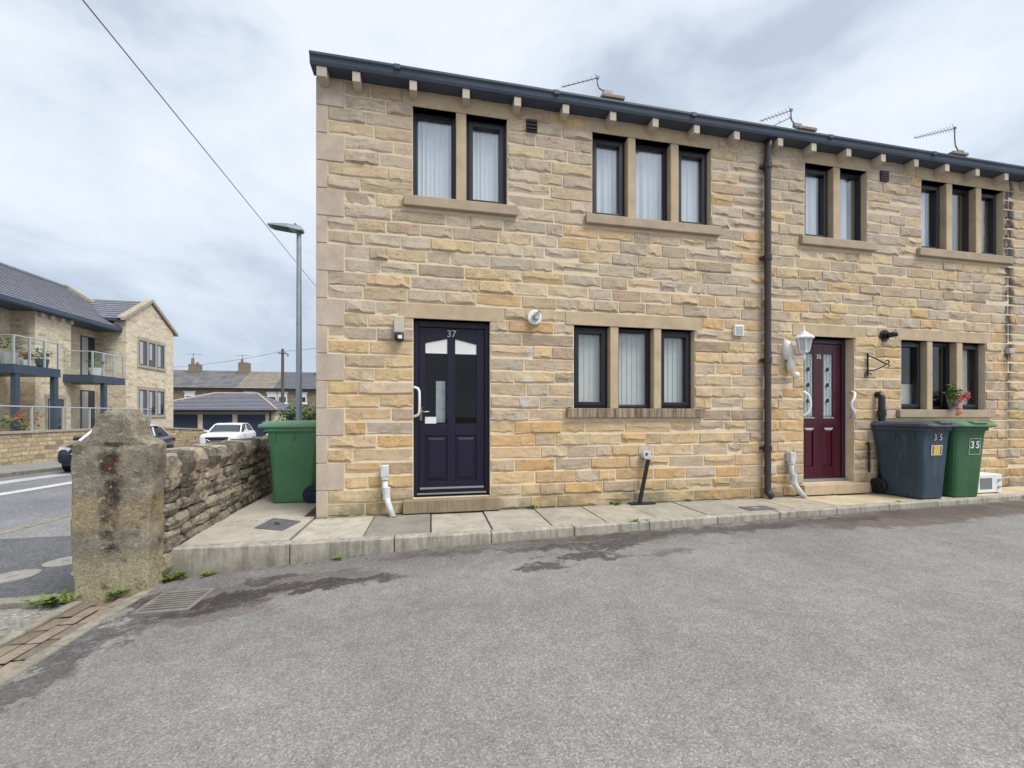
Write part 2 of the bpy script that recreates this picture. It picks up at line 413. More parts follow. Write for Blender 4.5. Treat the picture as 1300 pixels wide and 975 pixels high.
def leaf_mat(name, a, b):
    t = NT(name)
    g = t.new('ShaderNodeNewGeometry')
    c = t.ramp(g.outputs['Random Per Island'], [(0.0, a), (1.0, b)])
    return t.done(c, 0.7, 0.25)
M['weed'] = leaf_mat('weed_leaf', (0.06, 0.12, 0.018, 1), (0.20, 0.24, 0.06, 1))
M['hedge'] = leaf_mat('hedge_leaf', (0.035, 0.085, 0.02, 1), (0.11, 0.19, 0.05, 1))
M['foliage'] = leaf_mat('plant_leaf', (0.05, 0.11, 0.03, 1), (0.16, 0.24, 0.07, 1))

def plastic_bin(name, col, rough=0.42, streak=0.3, hi=(0.4, 0.4, 0.4, 1)):
    t = NT(name); p = t.pos()
    c = t.mix(1.0, col, t.ramp(t.noise(p, 3, 5, 0.6), [(0.3, 0.85), (0.7, 1.15)]), 'MULTIPLY')
    s = t.noise(t.scaled(p, (9, 9, 1.6)), 1.3, 6, 0.7)
    c = t.mix(t.ramp(s, [(0.55, 0.0), (0.76, streak)]), c, hi)
    t.bump(t.noise(p, 260, 2), 0.08, 0.002)
    return t.done(c, rough, 0.4)
M['bin_green'] = plastic_bin('green_bin_plastic', (0.066, 0.185, 0.092, 1), 0.42, 0.10)
M['bin_green_lid'] = plastic_bin('green_bin_lid', (0.13, 0.28, 0.16, 1), 0.45, 0.25)
M['bin_green2'] = plastic_bin('dark_green_bin_plastic', (0.036, 0.118, 0.050, 1), 0.42, 0.10)
M['bin_green2_lid'] = plastic_bin('dark_green_bin_lid', (0.085, 0.20, 0.10, 1), 0.45, 0.2)
M['bin_blue'] = plastic_bin('slate_blue_bin_plastic', (0.034, 0.058, 0.088, 1), 0.5, 0.28, (0.28, 0.31, 0.34, 1))
M['bin_blue_lid'] = plastic_bin('slate_bin_lid', (0.060, 0.070, 0.090, 1), 0.4, 0.3)

def glass_mat(name, tint=(1, 1, 1, 1), boost=1.9):
    t = NT(name); t.n.remove(t.b)
    out = t.n['Material Output']
    tr = t.new('ShaderNodeBsdfTransparent'); tr.inputs[0].default_value = tint
    gl = t.new('ShaderNodeBsdfGlossy'); gl.inputs['Roughness'].default_value = 0.02; gl.inputs[0].default_value = (0.95, 0.97, 1, 1)
    lw_ = t.new('ShaderNodeLayerWeight'); lw_.inputs['Blend'].default_value = 0.5   # Schlick, the same from both faces
    f = t.math('MINIMUM', t.math('ADD', t.math('MULTIPLY', t.math('POWER', lw_.outputs['Facing'], 5.0), 0.9), 0.04 * boost), 1.0)
    mx = t.new('ShaderNodeMixShader'); t.l.new(f, mx.inputs[0]); t.l.new(tr.outputs[0], mx.inputs[1]); t.l.new(gl.outputs[0], mx.inputs[2])
    t.l.new(mx.outputs[0], out.inputs['Surface'])
    return t.m
M['glass'] = glass_mat('window_glass', (0.95, 0.97, 0.975, 1), 1.2)
M['glass_up'] = glass_mat('bedroom_glass', (0.97, 0.985, 0.995, 1), 4.0)
M['glass_door'] = glass_mat('door_glass', (0.86, 0.88, 0.9, 1), 0.4)
M['glass_rail'] = glass_mat('balustrade_glass', (0.96, 0.98, 0.97, 1), 0.35)
M['leaded'] = simple('obscure_leaded_glass', lin(150, 166, 168), 0.25, 0.12, 16, spec=0.6)
M['lead'] = simple('lead_came', lin(196, 204, 206), 0.4, 0.1, 20)

def post_mat():
    t = NT('weathered_gatepost'); p = t.pos(); x, y, z = t.xyz()
    n = t.noise(p, 5, 7, 0.65)
    c = t.ramp(n, [(0.30, lin(100, 95, 87)), (0.5, lin(144, 136, 121)), (0.68, lin(176, 167, 147))])
    och = t.math('MULTIPLY', t.rng(t.math('ABSOLUTE', t.math('SUBTRACT', z, 0.40)), 0.05, 0.18, 1, 0), t.ramp(t.noise(p, 3.5, 4, 0.6), [(0.38, 0.0), (0.62, 0.55)]))
    c = t.mix(och, c, lin(178, 154, 112))
    base = t.math('MULTIPLY', t.rng(t.math('ADD', z, t.math('MULTIPLY', t.math('SUBTRACT', t.noise(p, 5, 5, .7), .5), .5)), -0.02, 0.12, 1, 0), t.ramp(t.noise(p, 2.6, 5, 0.6), [(0.2, 0.45), (0.5, 1.0)]))
    c = t.mix(base, c, t.ramp(t.noise(p, 60, 3), [(0.3, lin(150, 141, 114)), (0.7, lin(188, 179, 150))]))
    wob = t.math('ADD', x, t.math('MULTIPLY', t.math('SUBTRACT', t.noise(p, 6, 5, 0.7), 0.5), 0.16))
    front = t.rng(y, -1.17, -1.12, 1, 0)
    st = t.math('MULTIPLY', t.rng(t.math('ABSOLUTE', t.math('SUBTRACT', wob, -1.155)), 0.02, 0.09, 1, 0), t.math('MULTIPLY', t.rng(z, 0.0, 0.15, 0, 0.85), t.rng(z, 0.86, 0.98, 1, 0)))
    st = t.math('MULTIPLY', t.math('MULTIPLY', st, front), t.ramp(t.noise(p, 13, 6, 0.75), [(0.40, 0.25), (0.55, 1.0)]))
    c = t.mix(st, c, lin(48, 42, 40))
    rust = t.math('MULTIPLY', t.rng(t.math('ABSOLUTE', t.math('SUBTRACT', wob, -1.145)), 0.01, 0.05, 1, 0), t.rng(t.math('ABSOLUTE', t.math('SUBTRACT', z, 0.76)), 0.03, 0.09, 0.9, 0))
    c = t.mix(t.math('MULTIPLY', rust, front), c, lin(92, 62, 54))
    lich = t.ramp(t.noise(p, 30, 6, 0.7), [(0.57, 0.0), (0.64, 0.75)])
    c = t.mix(lich, c, lin(188, 178, 150))
    dk = t.ramp(t.noise(p, 9, 8, 0.8), [(0.53, 0.0), (0.64, 0.7)])
    c = t.mix(dk, c, lin(66, 60, 52))
    c = t.mix(1.0, c, t.ramp(t.noise(p, 75, 4, 0.7), [(0.3, 0.72), (0.7, 1.25)]), 'MULTIPLY')
    t.bump(t.math('ADD', t.noise(p, 70, 6, 0.8), t.math('MULTIPLY', t.noise(p, 20, 4), 0.8)), 1.0, 0.014)
    return t.done(c, 0.95, 0.1)
M['gatepost'] = post_mat()

def drystone_mat():
    t = NT('dry_stone'); p = t.pos()
    oi = t.new('ShaderNodeObjectInfo')
    c = t.mix(1.0, oi.outputs['Color'], t.ramp(t.noise(p, 26, 6, 0.7), [(0.28, 0.55), (0.72, 1.4)]), 'MULTIPLY')
    blot = t.ramp(t.noise(p, 9, 6, 0.75), [(0.48, 0.0), (0.66, 0.8)])
    c = t.mix(blot, c, lin(50, 46, 42))
    li = t.ramp(t.noise(p, 17, 4, 0.6), [(0.62, 0.0), (0.67, 0.75)])
    c = t.mix(li, c, lin(176, 172, 156))
    t.bump(t.noise(p, 40, 6, 0.75), 0.8, 0.014)
    return t.done(c, 0.95, 0.1)
M['drystone'] = drystone_mat()
M['sett'] = None
def sett_mat():
    t = NT('stone_sett'); p = t.pos()
    oi = t.new('ShaderNodeObjectInfo')
    c = t.mix(1.0, oi.outputs['Color'], t.ramp(t.noise(p, 40, 5, 0.7), [(0.3, 0.75), (0.7, 1.2)]), 'MULTIPLY')
    c = t.mix(t.ramp(t.noise(p, 10, 5, 0.7), [(0.55, 0.0), (0.7, 0.5)]), c, lin(70, 62, 52))
    t.bump(t.noise(p, 60, 5, 0.7), 0.5, 0.008)
    return t.done(c, 0.92, 0.15)
M['sett'] = sett_mat()
M['wall_core'] = simple('wall_core_dark', lin(70, 62, 54), 0.95, 0.3, 6)
M['pink_mortar'] = simple('pink_mortar', lin(186, 160, 140), 0.95, 0.15, 12, bump=0.4)
M['coping_dust'] = simple('coping_top', lin(176, 166, 148), 0.95, 0.2, 8, bump=0.5, bscale=50)

# ------------------------------------------------------------------ object helpers
WLOC = {}
def wloc(o): return WLOC.get(o.name, Vector((0, 0, 0)))
def tag(o, label, cat, group=None):
    o['label'] = label; o['category'] = cat
    if group: o['group'] = group
    return o
def thing(name, label, cat, loc=(0, 0, 0), rz=0.0, group=None):
    o = bpy.data.objects.new(name, None); COL.objects.link(o)
    o.empty_display_size = 0.1
    o.location = loc; o.rotation_euler = (0, 0, rz)
    WLOC[o.name] = Vector(loc)
    return tag(o, label, cat, group)

class MB:
    """collects shapes, builds ONE mesh object"""
    def __init__(s): s.v, s.f, s.c = [], [], []
    def add(s, vs, fs, col=None):
        b = len(s.v); s.v += [tuple(p) for p in vs]; s.f += [tuple(i + b for i in f) for f in fs]
        s.c += [col] * len(vs); return s
    def box(s, x0, x1, y0, y1, z0, z1, col=None):
        return s.add([(x0, y0, z0), (x1, y0, z0), (x1, y1, z0), (x0, y1, z0), (x0, y0, z1), (x1, y0, z1), (x1, y1, z1), (x0, y1, z1)],
                     [(0, 3, 2, 1), (4, 5, 6, 7), (0, 1, 5, 4), (1, 2, 6, 5), (2, 3, 7, 6), (3, 0, 4, 7)], col)
    def hexa(s, p):
        return s.add(p, [(0, 3, 2, 1), (4, 5, 6, 7), (0, 1, 5, 4), (1, 2, 6, 5), (2, 3, 7, 6), (3, 0, 4, 7)])
    def cyl(s, a, b, r0, r1=None, n=12, caps=True):
        a, b = Vector(a), Vector(b); r1 = r0 if r1 is None else r1
        d = (b - a).normalized(); u = d.orthogonal().normalized(); w = d.cross(u)
        vs = [a + (u * math.cos(2 * math.pi * i / n) + w * math.sin(2 * math.pi * i / n)) * r0 for i in range(n)]
        vs += [b + (u * math.cos(2 * math.pi * i / n) + w * math.sin(2 * math.pi * i / n)) * r1 for i in range(n)]
        fs = [(i, (i + 1) % n, n + (i + 1) % n, n + i) for i in range(n)]
        if caps: fs += [tuple(reversed(range(n))), tuple(range(n, 2 * n))]
        return s.add(vs, fs)
    def tube(s, pts, r, n=8):
        pts = [Vector(p) for p in pts]; rings = []; up = None
        for i, p in enumerate(pts):
            d = (pts[min(i + 1, len(pts) - 1)] - pts[max(i - 1, 0)]).normalized()
            u = d.orthogonal().normalized() if up is None else (up - d * up.dot(d)).normalized()
            up = u; w = d.cross(u)
            rr = r[i] if isinstance(r, (list, tuple)) else r
            rings.append([p + (u * math.cos(2 * math.pi * k / n) + w * math.sin(2 * math.pi * k / n)) * rr for k in range(n)])
        vs = [q for g in rings for q in g]
        fs = [(i * n + k, i * n + (k + 1) % n, (i + 1) * n + (k + 1) % n, (i + 1) * n + k) for i in range(len(pts) - 1) for k in range(n)]
        fs += [tuple(reversed(range(n))), tuple(range((len(pts) - 1) * n, len(pts) * n))]
        return s.add(vs, fs)
    def lathe(s, c, prof, n=16):
        c = Vector(c); vs = []
        for (r, z) in prof:
            vs += [c + Vector((r * math.cos(2 * math.pi * k / n), r * math.sin(2 * math.pi * k / n), z)) for k in range(n)]
        m = len(prof)
        fs = [(i * n + k, i * n + (k + 1) % n, (i + 1) * n + (k + 1) % n, (i + 1) * n + k) for i in range(m - 1) for k in range(n)]
        fs += [tuple(reversed(range(n))), tuple(range((m - 1) * n, m * n))]
        return s.add(vs, fs)
    def loft(s, rings, caps=True):
        n = len(rings[0]); vs = [q for g in rings for q in g]
        fs = [(i * n + k, i * n + (k + 1) % n, (i + 1) * n + (k + 1) % n, (i + 1) * n + k) for i in range(len(rings) - 1) for k in range(n)]
        if caps: fs += [tuple(reversed(range(n))), tuple(range((len(rings) - 1) * n, len(rings) * n))]
        return s.add(vs, fs)
    def prism(s, poly, axis, a, b):
        """poly: 2D points; axis 'x': (y,z) extruded over x, 'y': (x,z) over y"""
        n = len(poly)
        f = (lambda p, t: (t, p[0], p[1])) if axis == 'x' else ((lambda p, t: (p[0], t, p[1])) if axis == 'y' else (lambda p, t: (p[0], p[1], t)))
        vs = [f(p, a) for p in poly] + [f(p, b) for p in poly]
        fs = [(i, (i + 1) % n, n + (i + 1) % n, n + i) for i in range(n)] + [tuple(reversed(range(n))), tuple(range(n, 2 * n))]
        return s.add(vs, fs)
    def mesh(s, name, mat, off=(0, 0, 0), smooth=False, fixn=True):
        me = bpy.data.meshes.new(name)
        me.from_pydata([(v[0] - off[0], v[1] - off[1], v[2] - off[2]) for v in s.v], [], s.f)
        if fixn:
            bm = bmesh.new(); bm.from_mesh(me); bmesh.ops.recalc_face_normals(bm, faces=bm.faces); bm.to_mesh(me); bm.free()
        if any(c is not None for c in s.c):
            at = me.color_attributes.new('Col', 'FLOAT_COLOR', 'POINT')
            for i, c in enumerate(s.c): at.data[i].color = c or (1, 1, 1, 1)
        me.materials.append(mat)
        if smooth:
            for p in me.polygons: p.use_smooth = True
        me.update()
        return me
    def build(s, name, mat, parent=None, smooth=False, bevel=0.0, local=False, fixn=True, seg=2):
        off = (0, 0, 0) if (local or parent is None) else wloc(parent)
        o = bpy.data.objects.new(name, s.mesh(name, mat, off, smooth, fixn)); COL.objects.link(o)
        if parent is not None:
            o.parent = parent; WLOC[o.name] = wloc(parent)
        if bevel:
            m = o.modifiers.new('bevel', 'BEVEL'); m.width = bevel; m.segments = seg; m.limit_method = 'ANGLE'; m.angle_limit = R(35)
        return o
def struct(o): o['kind'] = 'structure'; return o
def stuff(o): o['kind'] = 'stuff'; return o
def inst(name, me, parent, loc, scale=(1, 1, 1), rot=(0, 0, 0), color=None):
    o = bpy.data.objects.new(name, me); COL.objects.link(o)
    if parent is not None:
        o.parent = parent; off = wloc(parent)
        o.location = (loc[0] - off[0], loc[1] - off[1], loc[2] - off[2])
    else: o.location = loc
    o.scale = scale; o.rotation_euler = rot
    if color is not None: o.color = color
    return o
def bx(name, mat, parent, *d, bevel=0.0, **k): return MB().box(*d).build(name, mat, parent, bevel=bevel, **k)
def copy_tree(o, parent=None):
    c = o.copy(); COL.objects.link(c)
    if parent is not None: c.parent = parent
    for ch in list(o.children): copy_tree(ch, c)
    return c
def text(name, body, size, loc, rot, mat, parent=None, ext=0.004, off=0.0):
    cu = bpy.data.curves.new(name, 'FONT'); cu.body = body; cu.size = size; cu.extrude = ext; cu.align_x = 'CENTER'; cu.align_y = 'CENTER'; cu.offset = off
    tmp = bpy.data.objects.new(name, cu); COL.objects.link(tmp)
    dg = bpy.context.evaluated_depsgraph_get()
    me = bpy.data.meshes.new_from_object(tmp.evaluated_get(dg))
    COL.objects.unlink(tmp); bpy.data.objects.remove(tmp)
    me.materials.clear(); me.materials.append(mat)
    o = inst(name, me, parent, loc, rot=rot)
    return o

# ------------------------------------------------------------------ ground
GZ = [(-400, -0.30), (0, -0.30), (8, -0.45), (14, -0.62), (24, -0.85), (60, -0.95), (400, -1.0)]
def gz(y):
    for (a, za), (b, zb) in zip(GZ, GZ[1:]):
        if y <= b: return za + (zb - za) * max(0.0, (y - a)) / (b - a)
    return GZ[-1][1]
ZD = [(-0.9, -0.22), (-0.5, -0.20), (0, -0.165), (0.6, -0.118), (1.2, -0.096), (1.8, -0.082), (3, -0.07), (5, -0.055), (9, -0.045), (40, -0.045)]
def zd(x):
    for (a, za), (b, zb) in zip(ZD, ZD[1:]):
        if x <= b: return za + (zb - za) * max(0.0, (x - a)) / (b - a)
    return ZD[-1][1]
def sheet(name, mat, xs, ys, zf, kind=True):
    vs = [(x, y, zf(x, y)) for y in ys for x in xs]; n = len(xs)
    fs = [(j * n + i, j * n + i + 1, (j + 1) * n + i + 1, (j + 1) * n + i) for j in range(len(ys) - 1) for i in range(n - 1)]
    o = MB().add(vs, fs).build(name, mat, fixn=False)
    return struct(o) if kind else o
YS = [-40, -20, -8, -3, -1.1, 0, 1, 2, 3, 4, 6, 8, 11, 14, 19, 24, 40, 60]
sheet('ground', M['earth'], [-400, -40, 0, 40, 400], [-400] + YS + [400], lambda x, y: gz(y) - 0.09)
sheet('driveway', M['drive'], [-0.9 + 0.3 * i for i in range(24)] + [7, 9, 12, 20, 40], [-40, -15, -8, -5] + [-4 + 0.25 * i for i in range(14)] + [-0.52], lambda x, y: zd(x))
sheet('street', M['road'], [-9.75, -6.8, -3.95], YS, lambda x, y: gz(y))
sheet('street', M['road'], [-30, -9.75], [17.6, 19, 24, 40], lambda x, y: gz(y) + 0.004).name = 'garage_forecourt'
sheet('near_pavement', M['footway'], [-3.83, -2.5, -1.1, 0.2], [-1.05, 0, 1, 2, 3, 4, 6, 8, 11, 14, 24, 40], lambda x, y: gz(y) + 0.035)
sheet('pavement_patch', M['footway_dark'], [-3.8, -1.3], [-1.0, -0.5, 0.05], lambda x, y: gz(y) + 0.042)
sheet('pavement_patch', M['footway_dark'], [-3.8, -2.3], [0.05, 0.9], lambda x, y: gz(y) + 0.040)
sheet('far_pavement', M['footway'], [-12.2, -9.65], [-40, 0, 8, 11, 14, 17.6], lambda x, y: gz(y) + 0.10)
sheet('verge', M['verge'], [-9, -1.34], [-8, -3, -1.22], lambda x, y: -0.262)
# painted lines
lw = MB()
def strip(x0, x1, y0, y1, n=6):
    for i in range(n):
        a, b = y0 + (y1 - y0) * i / n, y0 + (y1 - y0) * (i + 1) / n
        lw.add([(x0, a, gz(a) + 0.006), (x1, a, gz(a) + 0.006), (x1, b, gz(b) + 0.006), (x0, b, gz(b) + 0.006)], [(0, 1, 2, 3)])
strip(-7.15, -6.85, 1.0, 7.6)
strip(-7.06, -6.94, 9.6, 13.6)
struct(lw.build('road_marking', M['white_line'], fixn=False))
lw = MB(); strip(-8.9, -8.35, 2.0, 8.4); struct(lw.build('road_marking', simple('worn_road_paint', lin(178, 178, 178), 0.85, 0.25, 3, dirt=(0.2, 0.2, 0.2, 1)), fixn=False))

def kerbs(name, mat, pts, w, ztop, zbot, length=0.9, side=1):
    """kerb stones along a polyline of ground points; ztop/zbot are functions of (x,y)"""
    root = None
    for (p, q) in zip(pts, pts[1:]):
        P, Q = Vector(p), Vector(q); L = (Q - P).length; n = max(1, round(L / length)); d = (Q - P) / n
        nrm = Vector((-d.y, d.x)).normalized() * w * side
        for i in range(n):
            a = P + d * i + d.normalized() * 0.004; b = P + d * (i + 1) - d.normalized() * 0.004
            c4 = [a, b, b + nrm, a + nrm]; j = random.uniform(-0.004, 0.004)
            vs = [(c.x, c.y, zbot(c.x, c.y)) for c in c4] + [(c.x, c.y, ztop(c.x, c.y) + j) for c in c4]
            o = MB().hexa(vs).build(name, mat, ROOTK, bevel=0.012)
ROOTK = struct(MB().box(-0.02, 12, -0.36, 0.0, -0.3, -0.06).build('pavement', M['concrete']))
KL = [(-0.93, -0.90), (0.015, -0.955), (0.90, -0.965), (1.80, -0.965), (9.48, -0.585), (12.2, -0.46)]
kerbs('kerb_stone', M['kerb'], KL, 0.115, lambda x, y: 0.02, lambda x, y: zd(x) - 0.05)
SK = struct(sheet('street_kerb', M['kerb'], [-3.955, -3.83], YS[4:], lambda x, y: gz(y) + 0.02))
ROOTK_keep = ROOTK
ROOTK = SK
kerbs('kerb_stone', M['kerb'], [(-3.83, -1.1), (-3.83, 14)], 0.125, lambda x, y: gz(y) + 0.045, lambda x, y: gz(y) - 0.08)
kerbs('kerb_stone', M['kerb'], [(-9.65, 0), (-9.65, 17.6)], 0.125, lambda x, y: gz(y) + 0.11, lambda x, y: gz(y) - 0.08)
kerbs('kerb_stone', M['kerb'], [(-3.8, -1.17), (-1.42, -1.14)], 0.11, lambda x, y: gz(y) + 0.055, lambda x, y: gz(y) - 0.1, side=1)
# sett crossing strip beside the driveway
SR = struct(MB().box(-1.33, -0.885, -6.5, -1.03, -0.40, -0.262).build('sett_strip', M['gravel']))
ROOTK = SR
kerbs('edging_kerb', M['kerb'], [(-0.885, -6.5), (-0.885, -1.05)], 0.085, lambda x, y: -0.205, lambda x, y: -0.39)
kerbs('edging_kerb', M['kerb'], [(-1.265, -6.5), (-1.265, -1.28)], 0.075, lambda x, y: -0.207, lambda x, y: -0.39)
SETTC = [lin(140, 128, 114), lin(126, 115, 103), lin(152, 140, 124), lin(116, 107, 96), lin(134, 123, 110)]
sett_pool = []
for k in range(6):
    mb = MB(); g = 4
    vs, fs = [], []
    for j in range(g):
        for i in range(g):
            u, v = i / (g - 1) - .5, j / (g - 1) - .5; edge = i in (0, g - 1) or j in (0, g - 1)
            vs.append((u, v, -0.012 if edge else random.uniform(0.0, 0.007)))
    fs = [(j * g + i, j * g + i + 1, (j + 1) * g + i + 1, (j + 1) * g + i) for j in range(g - 1) for i in range(g - 1)]
    n0 = len(vs); ring = [(i, 0) for i in range(g)] + [(g - 1, j) for j in range(1, g)] + [(i, g - 1) for i in range(g - 2, -1, -1)] + [(0, j) for j in range(g - 2, 0, -1)]
    sett_pool.append(mb.add(vs, fs).mesh('sett', M['sett'], smooth=False, fixn=False))
xr = -1.262
rows = 3; wv = 0.291 / rows
for r_ in range(rows):
    y = -1.24 - random.uniform(0, .15)
    if r_ == 2: y = -1.24
    while y > -4.6:
        L = random.uniform(0.16, 0.27)
        inst('sett', random.choice(sett_pool), SR, (xr + wv * (r_ + .5), y - L / 2, -0.218 + random.uniform(-.004, .004)), (wv - 0.010, L - 0.012, 1), color=random.choice(SETTC))
        y -= L

# paving slabs on the house-side pavement
SLABX = [-0.02, 0.61, 1.23, 1.83, 2.45, 3.06, 3.66, 4.31, 4.92, 5.55, 6.2, 6.85, 7.45, 8.05, 8.65, 9.25, 9.85, 10.45, 11.05, 12.0]
SC = [lin(178, 172, 159), lin(140, 137, 128), lin(174, 168, 156), lin(170, 164, 153), lin(166, 160, 147), lin(170, 163, 149), lin(162, 157, 145), lin(158, 153, 143), lin(166, 159, 145), lin(170, 162, 144)] + [lin(192, 178, 150), lin(198, 184, 154), lin(190, 176, 148), lin(200, 186, 156), lin(194, 180, 152)] * 2
def kerb_y(x):
    for (a, ya), (b, yb) in zip(KL, KL[1:]):
        if x <= b: return ya + (yb - ya) * (x - a) / (b - a)
    return KL[-1][1]
PV = ROOTK_keep
for i, (a, b) in enumerate(zip(SLABX, SLABX[1:])):
    a2, b2 = a + 0.007, b - 0.007
    vs = [(a2, kerb_y(a2) + 0.122, -0.06), (b2, kerb_y(b2) + 0.122, -0.06), (b2, -0.035, -0.06), (a2, -0.035, -0.06)]
    t = 0.017 + random.uniform(-0.005, 0.004)
    vs += [(p[0], p[1], t + random.uniform(-.003, .003)) for p in vs]
    o = MB().hexa(vs).build('paving_slab', M['slab'], PV, bevel=0.006); o.color = SC[i % len(SC)]
MB().hexa([(-0.03, -0.86, -.07), (12, -.40, -.07), (12, .02, -.07), (-0.03, .02, -.07), (-0.03, -0.86, -.004), (12, -.40, -.004), (12, .02, -.004), (-0.03, .02, -.004)]).build('joint_bed', simple('joint_dirt', lin(70, 64, 52), 0.95, 0.3, 20), PV)
# cast concrete path up the side of the house
pth = MB()
pth.hexa([(-0.905, -0.80, -0.15), (-0.035, -0.825, -0.15), (-0.04, 0.05, -0.15), (-1.0, 0.05, -0.15), (-0.905, -0.80, 0.018), (-0.035, -0.825, 0.018), (-0.04, 0.05, 0.018), (-1.0, 0.05, 0.018)])
pth.hexa([(-1.0, 0.05, -0.15), (-0.165, 0.05, -0.15), (-0.165, 9, -0.15), (-1.2, 9, -0.15), (-1.0, 0.05, 0.018), (-0.165, 0.05, 0.018), (-0.165, 9, 0.018), (-1.2, 9, 0.018)])
struct(pth.build('side_path', M['concrete']))
struct(bx('gravel_strip', M['gravel'], None, -0.165, 0.0, 0.0, 9, -0.2, -0.03))

# covers and grates
cv = thing('inspection_cover', 'square grey iron inspection cover set in the concrete path before the left green bin', 'drain cover', (-0.32, -0.23, 0.02))
MB().hexa([(-0.50, -0.35, 0.015), (-0.19, -0.50, 0.015), (-0.12, -0.16, 0.015), (-0.46, 0.04, 0.015), (-0.50, -0.35, 0.026), (-0.19, -0.50, 0.026), (-0.12, -0.16, 0.026), (-0.46, 0.04, 0.026)]).build('cover_plate', M['iron_cover'], cv, bevel=0.003)
MB().tube([(-0.34, -0.26, 0.026), (-0.33, -0.265, 0.045), (-0.30, -0.28, 0.045), (-0.29, -0.285, 0.026)], 0.006).build('lifting_handle', M['black'], cv)
cv = thing('inspection_cover', 'small patched grey access cover in the paving near the brown downpipe', 'drain cover', (5.1, -0.62, 0.02))
bx('cover_plate', M['iron_cover'], cv, 4.93, 5.30, -0.66, -0.47, 0.010, 0.025, bevel=0.003)
bx('keyhole_lid', M['cover_conc'], cv, 5.03, 5.12, -0.60, -0.54, 0.0255, 0.030)
g = thing('drain_grate', 'slotted iron gully grate sunk in the asphalt by the gatepost', 'drain', (-0.57, -1.47, -0.212))
bx('unlit_fill', M['unlit_fill'], g, -0.735, -0.405, -1.64, -1.31, -0.30, -0.195)  # solid block, its black standing for the shade inside the gully
fr = MB()
for d in ((-0.745, -0.395, -1.655, -1.625), (-0.745, -0.395, -1.325, -1.295), (-0.745, -0.715, -1.625, -1.325), (-0.425, -0.395, -1.625, -1.325)): fr.box(*d, -0.24, -0.186)
fr.build('grate_frame', M['grate'], g, bevel=0.003)
bar = None
for i in range(8):
    y = -1.61 + i * 0.038
    if bar is None:
        mb = MB().box(-0.145, 0.145, -0.009, 0.009, -0.01, 0.01); bar = mb.mesh('grate_bar', M['grate'])
    inst('grate_bar', bar, g, (-0.57, y + 0.01, -0.194))
mh_me = None
for (x, y, r_, lb) in ((-2.20, -0.17, 0.155, 'round pale cover in the dark pavement, farthest of the three behind the gatepost'), (-2.33, -0.52, 0.165, 'round pale cover in the dark pavement, nearest the kerb and farthest left'), (-1.76, -0.47, 0.15, 'round pale cover half hidden by the stone gatepost')):
    o = MB().lathe((x, y, gz(y) + 0.04), [(r_, 0), (r_, 0.010), (r_ * .92, 0.012), (r_ * .9, 0.009), (0.03, 0.011), (0.028, 0.004)], 24).build('manhole_cover', M['cover_conc'])
    tag(o, lb, 'manhole cover', 'round access covers in the street pavement')
# ------------------------------------------------------------------ stone pools
def stone_shape(seed, amp=1.0, mat=None):
    rnd = random.Random(seed)
    xs = [-0.5, -0.478 + rnd.uniform(-.006, .006)] + sorted(rnd.uniform(-0.33, 0.33) for _ in range(3)) + [0.478 + rnd.uniform(-.006, .006), 0.5]
    kind = rnd.random()
    ridge = -0.27 if kind < 0.85 else 0.05
    zs_base = [0.5, 0.455, ridge, ridge - 0.07, -0.5]
    vs = []
    for j in range(5):
        for i, x in enumerate(xs):
            edge = i in (0, 6) or j in (0, 4)
            z = zs_base[j]; zz = z; y = 0.003
            if not edge:
                e1 = i in (1, 5)
                w = rnd.uniform(-0.10, 0.09) if j == 2 else 0
                if j == 1: y = -0.006 - rnd.uniform(0, .003)
                if j == 2: zz = z + w; y = -(0.0125 + rnd.uniform(-.005, .008)) * amp * (0.55 if e1 else 1)
                if j == 3: zz = z - rnd.uniform(0.0, .05) + vs_w[i]; y = -0.004 - rnd.uniform(0, .004)
                if j == 2: vs_w_set(i, w)
            if not edge: zz = max(-0.455 if j == 3 else -0.40, min(0.47, zz))
            vs.append((x, y, zz))
    fs = [(j * 7 + i, (j + 1) * 7 + i, (j + 1) * 7 + i + 1, j * 7 + i + 1) for j in range(4) for i in range(6)]
    return vs, fs
vs_w = [0.0] * 7
def vs_w_set(i, w): vs_w[i] = w
STONE_SHAPES = [stone_shape(100 + k, (1.0, 0.75, 0.5, 1.15)[k % 4]) for k in range(40)]
STONE_MESH = [MB().add(v, f).mesh('walling_stone', M['stone'], fixn=False) for v, f in STONE_SHAPES]

PAL = {'grey': [lin(188, 173, 155), lin(181, 166, 149), lin(192, 178, 161), lin(182, 170, 157)],
       'buff': [lin(199, 180, 153), lin(195, 175, 148), lin(203, 184, 156), lin(200, 178, 147)],
       'gold': [lin(207, 180, 139), lin(210, 185, 146), lin(204, 173, 128), lin(210, 189, 154), lin(204, 168, 119)],
       'dark': [lin(168, 152, 136), lin(172, 153, 135), lin(174, 151, 130)]}
PMEAN = lin(196, 178, 150)
def stone_col(z, rnd):
    f = min(1, max(0, z / 4.6)); r_ = rnd.random()
    pg = 0.60 * (1 - f) ** 1.6 + 0.045; pd = 0.055; pgr = 0.11 + 0.58 * f
    k = 'gold' if r_ < pg else 'dark' if r_ < pg + pd else 'grey' if r_ < pg + pd + pgr else 'buff'
    c = rnd.choice(PAL[k]); c = tuple(a * .72 + b * .28 for a, b in zip(c, PMEAN)); m = rnd.uniform(0.90, 1.08)
    return (c[0] * m, c[1] * m * rnd.uniform(.985, 1.01), c[2] * m * rnd.uniform(.96, 1.04), 1)
CH = 0.1525; CZ0 = 0.005

